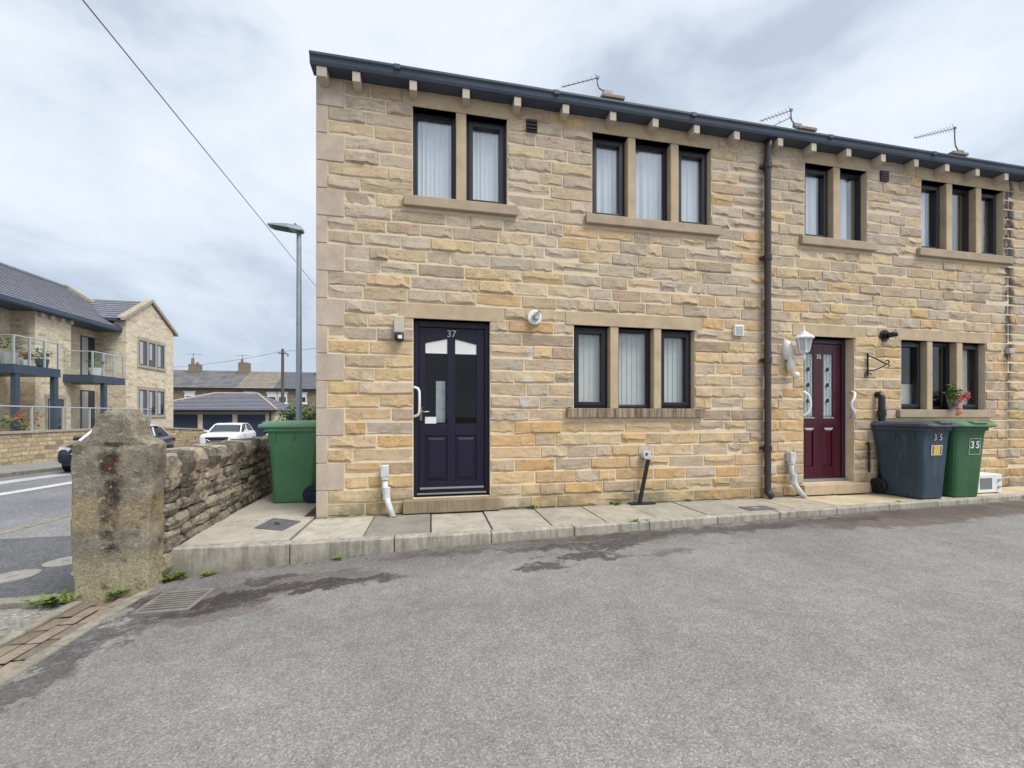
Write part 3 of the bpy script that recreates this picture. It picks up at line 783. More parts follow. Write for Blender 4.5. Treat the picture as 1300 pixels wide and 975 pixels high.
def fill_courses(X0, X1, blocks, rnd):
    """rough-faced stones between the openings: returns (x0,x1,z0,z1)"""
    out = []; prev = []
    for k in range(33):
        z0 = CZ0 + k * CH; z1 = min(z0 + CH, 4.975)
        bl = sorted((b[0], b[1]) for b in blocks if min(z1, b[3]) - max(z0, b[2]) > 0.05)
        segs = []; x = X0
        for a, b in bl:
            if a - x > 0.03: segs.append((x, a))
            x = max(x, b)
        if X1 - x > 0.03: segs.append((x, X1))
        joints = []
        for a, b in segs:
            L = b - a
            if L < 0.62: n = 1 if L < 0.45 else 2
            else: n = max(2, round(L / rnd.uniform(0.36, 0.46)))
            best = None
            for tr in range(14):
                w = [rnd.choice((0.6, 0.9, 1.0, 1.15, 1.35)) * rnd.uniform(.85, 1.15) for _ in range(n)]; sm = sum(w); c = a; js = []
                for q in w[:-1]: c += q / sm * L; js.append(c)
                sc = min([abs(j - p) for j in js for p in prev] or [1])
                if best is None or sc > best[0]: best = (sc, js)
                if sc > 0.08: break
            js = best[1]; xs = [a] + js + [b]; joints += js + [a, b]
            for p, q in zip(xs, xs[1:]): out.append((p, q, z0, z1))
        prev = joints
    return out

def lay_stones(stones, root, rnd, limit=300, near=None):
    J = 0.004
    order = sorted(stones, key=lambda s: -((s[1] - s[0]) * (s[3] - s[2])) / ((s[0] + s[1]) / 2 - CAM[0]) ** 2 if False else ((s[0] + s[1]) / 2 - CAM[0]) ** 2 + ((s[2] + s[3]) / 2 - CAM[2]) ** 2)
    rest = MB(); nrest = 0
    for i, (a, b, z0, z1) in enumerate(order):
        k = rnd.randrange(len(STONE_MESH)); c = stone_col((z0 + z1) / 2, rnd)
        w, h = b - a - 2 * J, z1 - z0 - 2 * J; cx, cz = (a + b) / 2, (z0 + z1) / 2; y = rnd.uniform(-.004, .004)
        if i < limit:
            inst('walling_stone', STONE_MESH[k], root, (cx, y, cz), (w, rnd.uniform(.6, 1.45), h), color=c)
        else:
            v, f = STONE_SHAPES[k]; rest.add([(cx + p[0] * w, y + p[1], cz + p[2] * h) for p in v], f, c); nrest += 1
    if nrest: stuff(rest.build('walling_stone', M['stone_col'], root, fixn=False))

def wall_slab(root, X0, X1, opens, ztop=4.98, y0=0.0, y1=0.24, name='wall'):
    xs = sorted({X0, X1} | {v for o in opens for v in o[:2]}); zs = sorted({-0.3, ztop} | {v for o in opens for v in o[2:4]})
    solid = lambda i, j: 0 <= i < len(xs) - 1 and 0 <= j < len(zs) - 1 and not any(o[0] <= (xs[i] + xs[i + 1]) / 2 <= o[1] and o[2] <= (zs[j] + zs[j + 1]) / 2 <= o[3] for o in opens)
    mb = MB()
    for i in range(len(xs) - 1):
        for j in range(len(zs) - 1):
            if not solid(i, j): continue
            a, b, c, d = xs[i], xs[i + 1], zs[j], zs[j + 1]
            mb.add([(a, y0, c), (b, y0, c), (b, y0, d), (a, y0, d)], [(0, 1, 2, 3)])
            mb.add([(a, y1, c), (b, y1, c), (b, y1, d), (a, y1, d)], [(3, 2, 1, 0)])
            if not solid(i - 1, j): mb.add([(a, y0, c), (a, y1, c), (a, y1, d), (a, y0, d)], [(3, 2, 1, 0)])
            if not solid(i + 1, j): mb.add([(b, y0, c), (b, y1, c), (b, y1, d), (b, y0, d)], [(0, 1, 2, 3)])
            if not solid(i, j - 1): mb.add([(a, y0, c), (b, y0, c), (b, y1, c), (a, y1, c)], [(3, 2, 1, 0)])
            if not solid(i, j + 1): mb.add([(a, y0, d), (b, y0, d), (b, y1, d), (a, y1, d)], [(0, 1, 2, 3)])
    return mb.build(name, M['mortar'], root, fixn=False)

def wavy(mb, x0, x1, y, z0, z1, amp=0.012, n=60, per=0.06, ph=0.0):
    vs = []; fs = []
    for i in range(n + 1):
        x = x0 + (x1 - x0) * i / n; yy = y + amp * math.sin(2 * math.pi * x / per + ph) + amp * .5 * math.sin(2 * math.pi * x / (per * 2.7) + ph)
        vs += [(x, yy, z0), (x, yy + amp * .3, z1)]
    fs = [(2 * i, 2 * i + 2, 2 * i + 3, 2 * i + 1) for i in range(n)]
    mb.add(vs, fs)

def window_light(root, x0, x1, z0, z1, casement, dress, rnd, glass='glass', wmat='upvc_dark'):
    """one light between stone mullions: frame, pane and what hangs behind it"""
    yf = 0.085
    e = MB(); t = 0.038
    def ring(a, b, c, d, t, ya, yb):
        e.box(a, a + t, ya, yb, c, d); e.box(b - t, b, ya, yb, c, d); e.box(a + t, b - t, ya, yb, c, c + t); e.box(a + t, b - t, ya, yb, d - t, d)
    a, b, c, d = x0 + .002, x1 - .002, z0 + .002, z1 - .002
    ring(a, b, c, d, t, yf, yf + 0.07)
    i = t
    if casement:
        ring(a + t - .004, b - t + .004, c + t - .004, d - t + .004, 0.050, yf - 0.018, yf + 0.05); i = t + 0.046
    else:
        ring(a + t - .003, b - t + .003, c + t - .003, d - t + .003, 0.016, yf + 0.012, yf + 0.05); i = t + 0.013
    w = e.build('window', M[wmat], root, bevel=0.004)
    gp = bx('pane', M[glass], w, a + i - .004, b - i + .004, yf + 0.028, yf + 0.036, c + i - .004, d - i + .004)
    ya = yf + 0.055
    if dress:
        kind = dress[0]
        if kind == 'net':
            mb = MB(); wavy(mb, a - .02, b + .02, ya + .03, c - .02, d + .03, 0.012, 60, dress[1], rnd.uniform(0, 6)); mb.build('net_curtain', M['curtain'], w, smooth=True, fixn=False)
        elif kind == 'side':
            f0, f1 = dress[1], dress[2]; mb = MB(); wavy(mb, a + (b - a) * f0, a + (b - a) * f1, ya + .03, c - .02, d + .03, 0.02, 40, 0.07, rnd.uniform(0, 6)); mb.build('curtain', M[dress[3]], w, smooth=True, fixn=False)
        elif kind == 'blind':
            mb = MB(); x = a - .02
            while x < b + .02:
                mb.hexa([(x, ya + .02, c - .03), (x + .086, ya + .030, c - .03), (x + .086, ya + .032, c - .03), (x, ya + .022, c - .03), (x, ya + .02, d + .03), (x + .086, ya + .030, d + .03), (x + .086, ya + .032, d + .03), (x, ya + .022, d + .03)])
                x += 0.072
            mb.build('vertical_blind', M['blind'], w)
        elif kind == 'cafe':
            mb = MB(); wavy(mb, a - .02, b + .02, ya + .03, c - .02, c + (d - c) * dress[1], 0.008, 40, 0.05); mb.build('net_curtain', M['curtain_warm'], w, smooth=True, fixn=False)
    return w

def mullion_window(root, x0, x1, z0, z1, mull, cas, dress, rnd, glass='glass', stained=False, lint=None, top=None, wmat='upvc_dark'):
    la, lb = lint or (x0 - .112, x1 + .112)
    bx('lintel', M['lintel'], root, la, lb, -0.010, 0.235, z1, top or z1 + 0.157, bevel=0.006)
    bx('window_sill', M['sill_stained' if stained else 'sill'], root, x0 - .10, x1 + .118, -0.058, 0.236, z0 - 0.118, z0, bevel=0.008)
    ed = [x0] + [v for m in mull for v in m] + [x1]
    for m0, m1 in mull: bx('mullion', M['lintel'], root, m0, m1, -0.002, 0.20, z0, z1, bevel=0.008)
    bx('jamb', M['lintel'], root, x1 - .0, x1 + .055, 0.002, 0.22, z0, z1) if False else None
    for k in range(len(ed) // 2):
        window_light(root, ed[2 * k], ed[2 * k + 1], z0, z1, cas[k], dress[k], rnd, glass, wmat)

def house_shell(root, X0, X1, open_left=False):
    # side walls, rear wall, floors, roof of the narrow two-storey house
    YB = 6.4
    mb = MB(); mb.box(X0 + .002, X0 + .2, 0.25, YB, -0.3, 4.98); mb.box(X1 - .2, X1 - .002, 0.25, YB, -0.3, 4.98); mb.box(X0 + .2, X1 - .2, YB - .2, YB, -0.3, 4.98)
    mb.prism([(0.02, 4.98), (YB - .02, 4.98), (YB / 2, 6.93)], 'x', X0 + .002, X0 + .2)
    mb.build('side_wall', M['far_stone'], root)
    mb = MB(); mb.box(X0 + .2, X1 - .2, 0.26, YB - .2, -0.05, 0.05); mb.box(X0 + .2, X1 - .2, 0.26, YB - .2, 2.5, 2.7); mb.box(X0 + .2, X1 - .2, 0.26, YB - .2, 4.88, 4.97)
    mb.box(X0 + .205, X0 + .23, 0.26, YB - .2, 0.05, 4.88); mb.box(X1 - .23, X1 - .205, 0.26, YB - .2, 0.05, 4.88); mb.box(X0 + .23, X1 - .23, 2.6, 2.7, 0.05, 4.88)
    mb.build('interior', M['room'], root)
    mb = MB(); rz, e = 7.05, 5.06
    mb.prism([(-0.10, e - .06), (-0.10, e - .03), (3.2, rz), (YB + .15, e + .03), (YB + .15, e - .02), (3.2, rz - .06)], 'x', X0 - (0.03 if open_left else 0), X1)
    rf = mb.build('roof', M['roof37'], root)
    mb = MB(); n = int((X1 - X0) / .45)
    for i in range(n):
        a = X0 + (X1 - X0) * i / n; mb.cyl((a + .005, 3.2, rz - .02), (a + (X1 - X0) / n - .005, 3.2, rz - .02), 0.1, n=10)
    mb.build('ridge_tile', M['roof37'], rf)

def gutter(root, X0, X1):
    mb = MB()
    # moulded timber gutter resting on the stone corbels
    mb.prism([(0.0, 4.897), (-0.160, 4.897), (-0.172, 4.925), (-0.178, 4.972), (-0.195, 4.985), (-0.195, 5.008), (-0.170, 5.008), (-0.16, 4.95), (-0.03, 4.935), (0.0, 5.0)], 'x', X0, X1)
    g = mb.build('gutter', M['gutter'], root)
    x = X0 + 0.9
    while x < X1:
        bx('gutter_joint', M['gutter'], g, x - .035, x + .035, -0.202, -0.16, 4.96, 5.014, bevel=0.006); x += 1.83

CORB = [0.049, 0.432, 1.036, 1.628, 2.232, 2.827, 3.437, 4.011, 4.595, 5.187, 5.86, 6.40, 6.985, 7.59, 8.19, 8.775, 9.37, 9.96, 10.55, 11.15, 11.75, 12.35, 12.95]
corb_me = None
def corbels(root, xs, y1=0.0):
    global corb_me
    if corb_me is None:
        mb = MB().hexa([(-.04, -.150, -.050), (.04, -.150, -.050), (.04, .02, -.058), (-.04, .02, -.058), (-.04, -.150, .055), (.04, -.150, .055), (.042, .02, .052), (-.042, .02, .052)])
        corb_me = mb.mesh('gutter_corbel', M['corbel'])
    for x in xs:
        s = 1.25 if x < 0.1 else 1.0
        inst('gutter_corbel', corb_me, root, (x + (0.03 if s > 1 else 0), 0, 4.838), (s, 1, 1))

def chimney(root, x, aer=True):
    c = MB().box(x - .20, x + .20, 2.98, 3.42, 6.6, 7.67).build('chimney', M['chimney_stone'], root)
    bx('chimney_cap', M['slate_brown'], c, x - .25, x + .25, 2.93, 3.47, 7.67, 7.735, bevel=0.01)
    MB().lathe((x - .06, 3.2, 7.735), [(.075, 0), (.07, .06), (.055, .075)], 12).build('chimney_pot', M['pot'], c)

def aerial(label, x_tip, z_tip, x_m, z_m, x_b, z_b, n_el, hl, low=False):
    a = thing('tv_aerial', label, 'aerial', (x_b, 3.2, z_b), group='television aerials on the chimneys')
    y = 3.16
    mb = MB(); mb.tube([(x_b, y, z_b), (x_b - (x_b - x_m) * .8, y, z_b + (z_m - z_b) * .25), (x_m, y, z_b + (z_m - z_b) * .55), (x_m, y, z_m + .03)], 0.014, 8); mb.build('mast', M['alu_wire'], a)
    mb = MB(); mb.cyl((x_m + .05, y, z_m + .012), (x_tip, y, z_tip), 0.010, n=6)
    mb.box(x_m - .02, x_m + .03, y - .02, y + .02, z_m - .03, z_m + .03)
    if low: mb.cyl((x_m, y, z_m - .17), (x_tip + .35, y, z_tip - .06), 0.010, n=6)
    mb.build('boom', M['alu_wire'], a)
    for i in range(n_el):
        f = (i + .3) / n_el; x = x_m + (x_tip - x_m) * f; z = z_m + (z_tip - z_m) * f; h = hl * (1.5 if i == 0 else 1 - .45 * f)
        MB().cyl((x + .01, y - .03, z - h), (x - .01, y + .03, z + h), 0.005, n=5).build('aerial_element', M['alu_wire'], a)
        if low and i % 3 == 0: MB().cyl((x, y - .03, z - .17 - h * .6), (x, y + .03, z - .17 + h * .6), 0.005, n=5).build('aerial_element', M['alu_wire'], a)
    bx('mast_bracket', M['alu_wire'], a, x_b - .07, x_b + .13, y - .03, y + .03, z_b - .04, z_b + .04)

# ------------------------------------------------------------------ house 37
rnd = random.Random(5)
PX = 5.735; PX2 = 10.27
h37 = thing('terraced_house', 'end terrace of buff sandstone, number 37, with dark navy door and tall corner quoins', 'house', (2.87, 0, 0), group='row of stone terraced houses')
D37 = (1.031, 1.927, 0.185, 2.268)
W_U1, W_U2, W_G1 = (1.025, 2.135, 3.665, 4.715), (3.225, 4.914, 3.665, 4.715), (2.98, 4.669, 1.235, 2.275)
op37 = [D37, W_U1, W_U2, W_G1]
def lint_of(w, top): return (w[0] - .112, w[1] + .112, w[3], top)
def sill_of(w): return (w[0] - .10, w[1] + .118, w[2] - .118, w[2])
L1, L2 = 2.441, 4.878
bl37 = op37 + [lint_of(W_U1, L2), lint_of(W_U2, L2), lint_of(W_G1, L1), sill_of(W_U1), sill_of(W_U2), sill_of(W_G1), (0.873, 2.096, 2.268, L1), (0.92, 2.035, 0.0, 0.175)]
wall_slab(h37, 0.004, PX, op37)
qz = CZ0; wide = False
while qz < 4.85:
    w = 0.282 if wide else 0.108; d = 0.108 if wide else 0.282
    zt = min(qz + 2 * CH, 4.975)
    q = bx('quoin', M['quoin'], h37, -0.012, w - .006, -0.012, d, qz + .004, zt - .004, bevel=0.005)
    bl37.append((-1, w, qz, zt)); qz += 2 * CH; wide = not wide
lay_stones(fill_courses(0.0, PX, bl37, rnd), h37, rnd)
house_shell(h37, 0.0, PX, True)
gutter(h37, -0.035, PX)
corbels(h37, [x for x in CORB if x < PX])
chimney(h37, 4.9)
mullion_window(h37, *W_U1, [(1.521, 1.641)], [0, 1], [('net', .05), ('net', .05)], rnd, 'glass_up', top=L2)
mullion_window(h37, *W_U2, [(3.707, 3.817), (4.317, 4.433)], [1, 0, 1], [('net', .09), ('net', .1), ('net', .06)], rnd, 'glass_up', top=L2)
mullion_window(h37, *W_G1, [(3.466, 3.58), (4.073, 4.18)], [1, 0, 1], [('blind',), ('blind',), ('blind',)], rnd, 'glass', True, top=L1)
bx('lintel', M['lintel'], h37, 0.873, 2.096, -0.010, 0.235, 2.268, L1, bevel=0.006)
bx('doorstep', M['step'], h37, 0.92, 2.035, -0.10, 0.23, 0.03, 0.180, bevel=0.01)

# door 37: frame, leaf with two arched lights and two raised panels
y0 = 0.075
fr = MB(); a, b, c, d = D37[0] + .002, D37[1] - .002, 0.182, D37[3] - .002
fr.box(a, a + .055, y0, y0 + .1, c, d); fr.box(b - .055, b, y0, y0 + .1, c, d); fr.box(a + .055, b - .055, y0, y0 + .1, d - .075, d); fr.box(a + .055, b - .055, y0, y0 + .1, c, c + .02)
door = fr.build('door', M['door_navy'], h37, bevel=0.006)
lx0, lx1, lz0, lz1 = a + .058, b - .058, 0.205, d - .078
P = [(1.166, 1.423), (1.516, 1.772)]
mb = MB(); yl0, yl1 = y0 + .018, y0 + .06
gl0, gl1 = 1.045, 2.005
mb.box(lx0, P[0][0], yl0, yl1, lz0, lz1); mb.box(P[1][1], lx1, yl0, yl1, lz0, lz1); mb.box(P[0][1], P[1][0], yl0, yl1, lz0, lz1)
for s, (p, q) in enumerate(P):
    mb.box(p, q, yl0, yl1, lz0, 0.36); mb.box(p, q, yl0, yl1, 0.905, gl0)
    zo, zi = 2.005, 2.062
    za, zb = (zo, zi) if s == 0 else (zi, zo)
    mb.prism([(p, za), (q, zb), (q, lz1), (p, lz1)], 'y', yl0, yl1)
leaf = mb.build('door_leaf', M['door_navy'], door, bevel=0.004)
for s, (p, q) in enumerate(P):
    bx('door_panel', M['door_navy'], door, p + .004, q - .004, yl0 + .016, yl1 - .004, 0.364, 0.901)
    MB().hexa([(p + .02, yl0 + .016, .38), (q - .02, yl0 + .016, .38), (q - .02, yl0 + .016, .885), (p + .02, yl0 + .016, .885), (p + .045, yl0 + .002, .41), (q - .045, yl0 + .002, .41), (q - .045, yl0 + .002, .855), (p + .045, yl0 + .002, .855)]).build('raised_panel', M['door_navy'], door)
    za, zb = (2.005, 2.062) if s == 0 else (2.062, 2.005)
    MB().prism([(p - .002, gl0 - .002), (q + .002, gl0 - .002), (q + .002, zb + .002), (p - .002, za + .002)], 'y', yl0 + .014, yl0 + .02).build('door_pane', M['glass_door'], door)
    MB().prism([(p, 1.885), (q, 1.885), (q, zb), (p, za)], 'y', yl0 + .010, yl0 + .0135).build('blind_strip', M['white'], door)  # white strip stands for the blind, set outside the pane to read bright
bx('weather_bar', M['silver'], door, lx0 + .01, lx1 - .01, y0 - .02, y0 + .017, 0.275, 0.295, bevel=.003)
bx('threshold', M['silver'], door, lx0 - .02, lx1 + .02, y0 - .03, y0 + .017, 0.215, 0.232, bevel=.003)
bx('kick_rail', M['door_navy'], door, lx0, lx1, y0 - .012, y0 + .017, 0.236, 0.272, bevel=.003)
bx('inner_door_panel', M['white_dirty'], door, 1.29, 1.40, 0.16, 0.18, 1.06, 1.56)
bx('hall_backing', M['unlit_fill'], door, D37[0] - .1, D37[1] + .1, 0.62, 0.66, 0.06, 2.45)  # near-black board, its colour standing for the unlit hall
mb = MB(); mb.box(P[0][0] - .004, P[0][0] + .126, yl0 - .006, yl0 - .001, 1.05, 1.128); mb.build('notice_card', M['white'], door)
mb = MB(); mb.box(1.098, 1.130, yl0 - .012, yl0 - .001, 1.085, 1.245); mb.build('lock_plate', M['brass'], door, bevel=.002)
MB().tube([(1.114, yl0 - .01, 1.195), (1.114, yl0 - .05, 1.195), (1.16, yl0 - .055, 1.185), (1.215, yl0 - .05, 1.192)], 0.008).build('door_handle', M['silver'], door, smooth=True)
text('door_number', '37', 0.115, (1.472, yl0 - .004, 2.118), (R(90), 0, 0), M['silver'], door, 0.003)
MB().tube([(1.028, 0.04, 1.47), (1.05, 0.0, 1.47), (1.085, -0.02, 1.455), (1.10, -0.025, 1.42), (1.102, -0.025, 1.30), (1.10, -0.025, 1.185), (1.085, -0.02, 1.15), (1.05, 0.0, 1.135), (1.028, 0.04, 1.135)], 0.015).build('grab_handle', M['white'], door, smooth=True)

# fixtures of house 37
v = bx('extractor_vent', M['vent_brown'], h37, 2.365, 2.505, -0.03, 0.03, 4.60, 4.745, bevel=.004)
for i in range(3): MB().hexa([(2.372, -.05, 4.617 + i * .043), (2.498, -.05, 4.617 + i * .043), (2.498, -.028, 4.632 + i * .043), (2.372, -.028, 4.632 + i * .043), (2.372, -.05, 4.623 + i * .043), (2.498, -.05, 4.623 + i * .043), (2.498, -.028, 4.645 + i * .043), (2.372, -.028, 4.645 + i * .043)]).build('louvre', M['vent_brown'], v)
v = MB().cyl((2.465, -0.06, 2.335), (2.465, 0.0, 2.335), 0.088, n=24).build('flue_terminal', M['white'], h37, bevel=.006)
MB().cyl((2.47, -0.115, 2.345), (2.47, -0.06, 2.335), 0.045, n=16).build('flue_outlet', M['pot_grey'], v)
MB().tube([(2.44, -0.10, 2.29), (2.44, -0.14, 2.34), (2.50, -0.14, 2.40), (2.52, -0.10, 2.38)], 0.008).build('flue_guard', M['steel'], v)
v = bx('extractor_vent', M['white'], h37, 5.245, 5.385, -0.045, 0.02, 2.222, 2.372, bevel=.006)
for i in range(4): bx('louvre', M['pot_grey'], v, 5.265, 5.365, -.052, -.044, 2.245 + i * .028, 2.262 + i * .028)
# brown downpipe
mb = MB(); xp = 5.735
mb.tube([(xp, -0.10, 4.91), (xp, -0.075, 4.78), (xp, -0.068, 4.7), (xp, -0.068, 0.14), (xp, -0.085, 0.09), (xp, -0.14, 0.045)], 0.042, 14)
dp = mb.build('downpipe', M['pipe_brown'], h37, smooth=True)
for z in (4.55, 3.30, 1.90, 0.70):
    MB().cyl((xp, -0.068, z - .04), (xp, -0.068, z + .04), 0.052, n=14).build('pipe_collar', M['pipe_brown'], dp, bevel=.004)
    bx('pipe_bracket', M['pipe_brown'], dp, xp - .085, xp + .085, -0.05, -0.015, z - .018, z + .018)
# white waste pipe
def waste(root, x, ztop, kink):
    w = MB().tube([(x, -0.06, ztop - .1), (x, -0.06, ztop - .26), (x + kink * .1, -0.075, ztop - .34), (x + kink * .2, -0.075, 0.24), (x + kink * .4, -0.10, 0.16), (x + kink, -0.16, 0.02)], 0.034, 12).build('waste_pipe', M['white_dirty'], root, smooth=True)
    bx('pipe_hopper', M['white_dirty'], w, x - .042, x + .042, -0.10, -0.01, ztop - .13, ztop, bevel=.008)
    MB().cyl((x, -0.06, ztop - .16), (x, -0.06, ztop - .13), 0.046, n=12).build('pipe_collar', M['white_dirty'], w)
    MB().cyl((x + kink * .2, -0.075, 0.20), (x + kink * .2, -0.075, 0.34), 0.042, n=12).build('pipe_collar', M['white_dirty'], w)
waste(h37, 0.722, 0.585, 0.10)
# lights, bracket (things of their own)
t = thing('security_light', 'boxy cream wall lamp with black sensor beside the navy door', 'light', (0.875, -0.05, 2.1))
bx('lamp_housing', M['cream'], t, 0.822, 0.932, -0.11, -0.012, 2.075, 2.265, bevel=.012)
bx('sensor_head', M['black'], t, 0.828, 0.926, -0.115, -0.018, 1.985, 2.073, bevel=.02)
bx('sensor_lens', M['white'], t, 0.868, 0.914, -0.122, -0.112, 2.005, 2.045, bevel=.004)

# ------------------------------------------------------------------ house 35
h35 = thing('terraced_house', 'middle sandstone house, number 35, with maroon door and wheelie bins before it', 'house', (8.0, 0, 0), group='row of stone terraced houses')
D35 = (6.386, 7.265, 0.185, 2.268)
W_U3, W_U4, W_G2 = (6.41, 7.491, 3.665, 4.715), (8.504, 10.174, 3.665, 4.715), (8.122, 9.792, 1.235, 2.275)
op35 = [D35, W_U3, W_U4, W_G2]
bl35 = op35 + [lint_of(W_U3, L2), lint_of(W_U4, L2), lint_of(W_G2, L1), sill_of(W_U3), sill_of(W_U4), sill_of(W_G2), (6.203, 7.455, 2.268, L1), (6.307, 7.412, 0.0, 0.175)]
wall_slab(h35, PX, PX2, op35)
lay_stones(fill_courses(PX, PX2, bl35, rnd), h35, rnd)
house_shell(h35, PX, PX2)
gutter(h35, PX + .002, PX2)
corbels(h35, [x for x in CORB if PX < x < PX2])
chimney(h35, 9.65)
mullion_window(h35, *W_U3, [(6.897, 7.015)], [1, 0], [('side', 0, .78, 'curtain'), ('side', 0, .62, 'curtain')], rnd, 'glass_up', top=L2)
mullion_window(h35, *W_U4, [(8.997, 9.115), (9.596, 9.71)], [1, 0, 1], [('side', 0, .62, 'curtain'), ('side', 0, .4, 'curtain'), ('side', 0, .55, 'curtain_warm')], rnd, 'glass_up', top=L2)
mullion_window(h35, *W_G2, [(8.618, 8.726), (9.204, 9.322)], [1, 0, 1], [('cafe', .38), None, ('side', 0, .75, 'curtain_warm')], rnd, 'glass', top=L1)
bx('lintel', M['lintel'], h35, 6.203, 7.455, -0.010, 0.235, 2.268, L1, bevel=0.006)
bx('doorstep', M['lintel'], h35, 6.30, 7.415, -0.10, 0.23, 0.035, 0.180, bevel=0.01)
y0 = 0.125
fr = MB(); a, b, c, d = D35[0] + .002, D35[1] - .002, 0.182, D35[3] - .002
fr.box(a, a + .06, y0, y0 + .1, c, d); fr.box(b - .06, b, y0, y0 + .1, c, d); fr.box(a + .06, b - .06, y0, y0 + .1, d - .07, d); fr.box(a + .06, b - .06, y0, y0 + .1, c, c + .02)
door = fr.build('door', M['frame_plum'], h35, bevel=0.006)
lx0, lx1, lz0, lz1 = a + .063, b - .063, 0.205, d - .073
P = [(6.545, 6.712), (6.885, 7.052)]; yl0, yl1 = y0 + .018, y0 + .062
mb = MB(); mb.box(lx0, P[0][0], yl0, yl1, lz0, lz1); mb.box(P[1][1], lx1, yl0, yl1, lz0, lz1); mb.box(P[0][1], P[1][0], yl0, yl1, lz0, lz1)
for p, q in P: mb.box(p, q, yl0, yl1, lz0, 0.40); mb.box(p, q, yl0, yl1, 0.95, 1.13); mb.box(p, q, yl0, yl1, 2.05, lz1)
mb.build('door_leaf', M['door_red'], door, bevel=0.004)
for p, q in P:
    bx('door_panel', M['door_red'], door, p + .004, q - .004, yl0 + .014, yl1 - .004, 0.402, 0.948)
    MB().hexa([(p + .01, yl0 + .014, .41), (q - .01, yl0 + .014, .41), (q - .01, yl0 + .014, .94), (p + .01, yl0 + .014, .94), (p + .035, yl0 + .001, .44), (q - .035, yl0 + .001, .44), (q - .035, yl0 + .001, .91), (p + .035, yl0 + .001, .91)]).build('raised_panel', M['door_red'], door)
    gp = bx('door_pane', M['leaded'], door, p - .002, q + .002, yl0 + .016, yl0 + .024, 1.128, 2.052)
    cm = MB(); xm = (p + q) / 2
    for xx in (p + .03, xm, q - .03): cm.box(xx - .004, xx + .004, yl0 + .009, yl0 + .0155, 1.14, 2.04)
    cm.box(p + .01, q - .01, yl0 + .009, yl0 + .0155, 1.985, 1.993); cm.box(p + .01, q - .01, yl0 + .009, yl0 + .0155, 1.165, 1.173)
    for zc in (1.36, 1.59, 1.82):
        for s1 in (-1, 1):
            for s2 in (-1, 1):
                cm.cyl((xm + s1 * .05, yl0 + .011, zc), (xm, yl0 + .011, zc + s2 * .06), 0.0045, n=5)
    cm.build('lead_strips', M['lead'], door)
    for zc in (1.36, 1.59, 1.82):
        MB().hexa([(xm - .03, yl0 + .006, zc), (xm, yl0 + .006, zc - .036), (xm, yl0 + .0155, zc - .036), (xm - .03, yl0 + .0155, zc), (xm, yl0 + .006, zc + .036), (xm + .03, yl0 + .006, zc), (xm + .03, yl0 + .0155, zc), (xm, yl0 + .0155, zc + .036)]).build('bevelled_lozenge', M['black'], door)
    bx('pane_bead', M['pot_grey'], door, p - .01, q + .01, yl0 - .010, yl0 - .001, 1.105, 1.120)
    MB().prism([(p, .965), (p + .03, .932), (q - .03, .932), (q, .965)], 'y', yl0 - .010, yl0 - .001).build('panel_moulding', M['pot_grey'], door)
bx('threshold', M['silver'], door, lx0 - .03, lx1 + .03, y0 - .03, y0 + .017, 0.190, 0.225, bevel=.003)
text('door_number', '35', 0.088, (6.800, yl0 - .004, 2.005), (R(90), 0, 0), M['white'], door, 0.003)
for sx, xx in ((1, 6.386), (-1, 7.265)):
    MB().tube([(xx, 0.06, 1.475), (xx + sx * .03, 0.01, 1.475), (xx + sx * .075, -0.01, 1.43), (xx + sx * .10, -0.015, 1.35), (xx + sx * .10, -0.015, 1.27), (xx + sx * .075, -0.01, 1.19), (xx + sx * .03, 0.01, 1.145), (xx, 0.06, 1.145)] if sx > 0 else
              [(xx - .01, 0.05, 1.50), (xx - .01, -0.015, 1.47), (xx - .04, -0.03, 1.40), (xx - .085, -0.03, 1.34), (xx - .085, -0.03, 1.27), (xx - .04, -0.03, 1.20), (xx - .01, -0.015, 1.14), (xx - .01, 0.05, 1.11)], 0.019).build('grab_handle', M['white'], door, smooth=True)
waste(h35, 6.12, 0.64, 0.12)
v = bx('extractor_vent', M['vent_brown'], h35, 7.72, 7.86, -0.03, 0.03, 4.60, 4.75, bevel=.004)
for i in range(3): bx('louvre', M['black'], v, 7.735, 7.845, -.038, -.029, 4.625 + i * .036, 4.642 + i * .036)
v = MB().tube([(7.66, 0.02, 1.45), (7.66, -0.05, 1.46), (7.66, -0.075, 1.42), (7.66, -0.075, 0.03)], 0.042, 12).build('soil_pipe', M['black'], h35, smooth=True)
for z in (1.18, 0.7): MB().cyl((7.66, -0.075, z - .05), (7.66, -0.075, z + .05), 0.052, n=12).build('pipe_collar', M['black'], v)
MB().tube([(7.44, -0.03, .73), (7.46, -0.04, .76), (7.48, -0.04, .70), (7.48, -0.04, .32)], 0.014, 8).build('tap_pipe', M['black'], h35)
v = bx('junction_box', M['pot_grey'], h35, 10.2, 10.32, -0.06, 0.0, 2.13, 2.21, bevel=.01)
t = thing('coach_lamp', 'white lantern wall lamp on a curled bracket beside the maroon door', 'light', (6.2, -0.05, 2.0))
MB().lathe((6.13, -0.02, 1.93), [(.0, -.02), (.05, 0), (.07, .07), (.075, .15), (.05, .23), (.01, .26)], 14).build('back_plate', M['white'], t, smooth=True)
MB().tube([(6.135, -0.05, 2.0), (6.16, -0.13, 1.93), (6.21, -0.17, 1.93), (6.235, -0.18, 1.98)], 0.016).build('lamp_arm', M['white'], t, smooth=True)
MB().lathe((6.235, -0.18, 1.985), [(.012, -.09), (.022, -.05), (.02, 0), (.058, .012), (.062, .03)], 6).build('lantern_base', M['white'], t)
MB().lathe((6.235, -0.18, 2.015), [(.056, 0), (.085, .17)], 6).build('lantern_glass', M['lamp_glass'], t)
mb = MB()
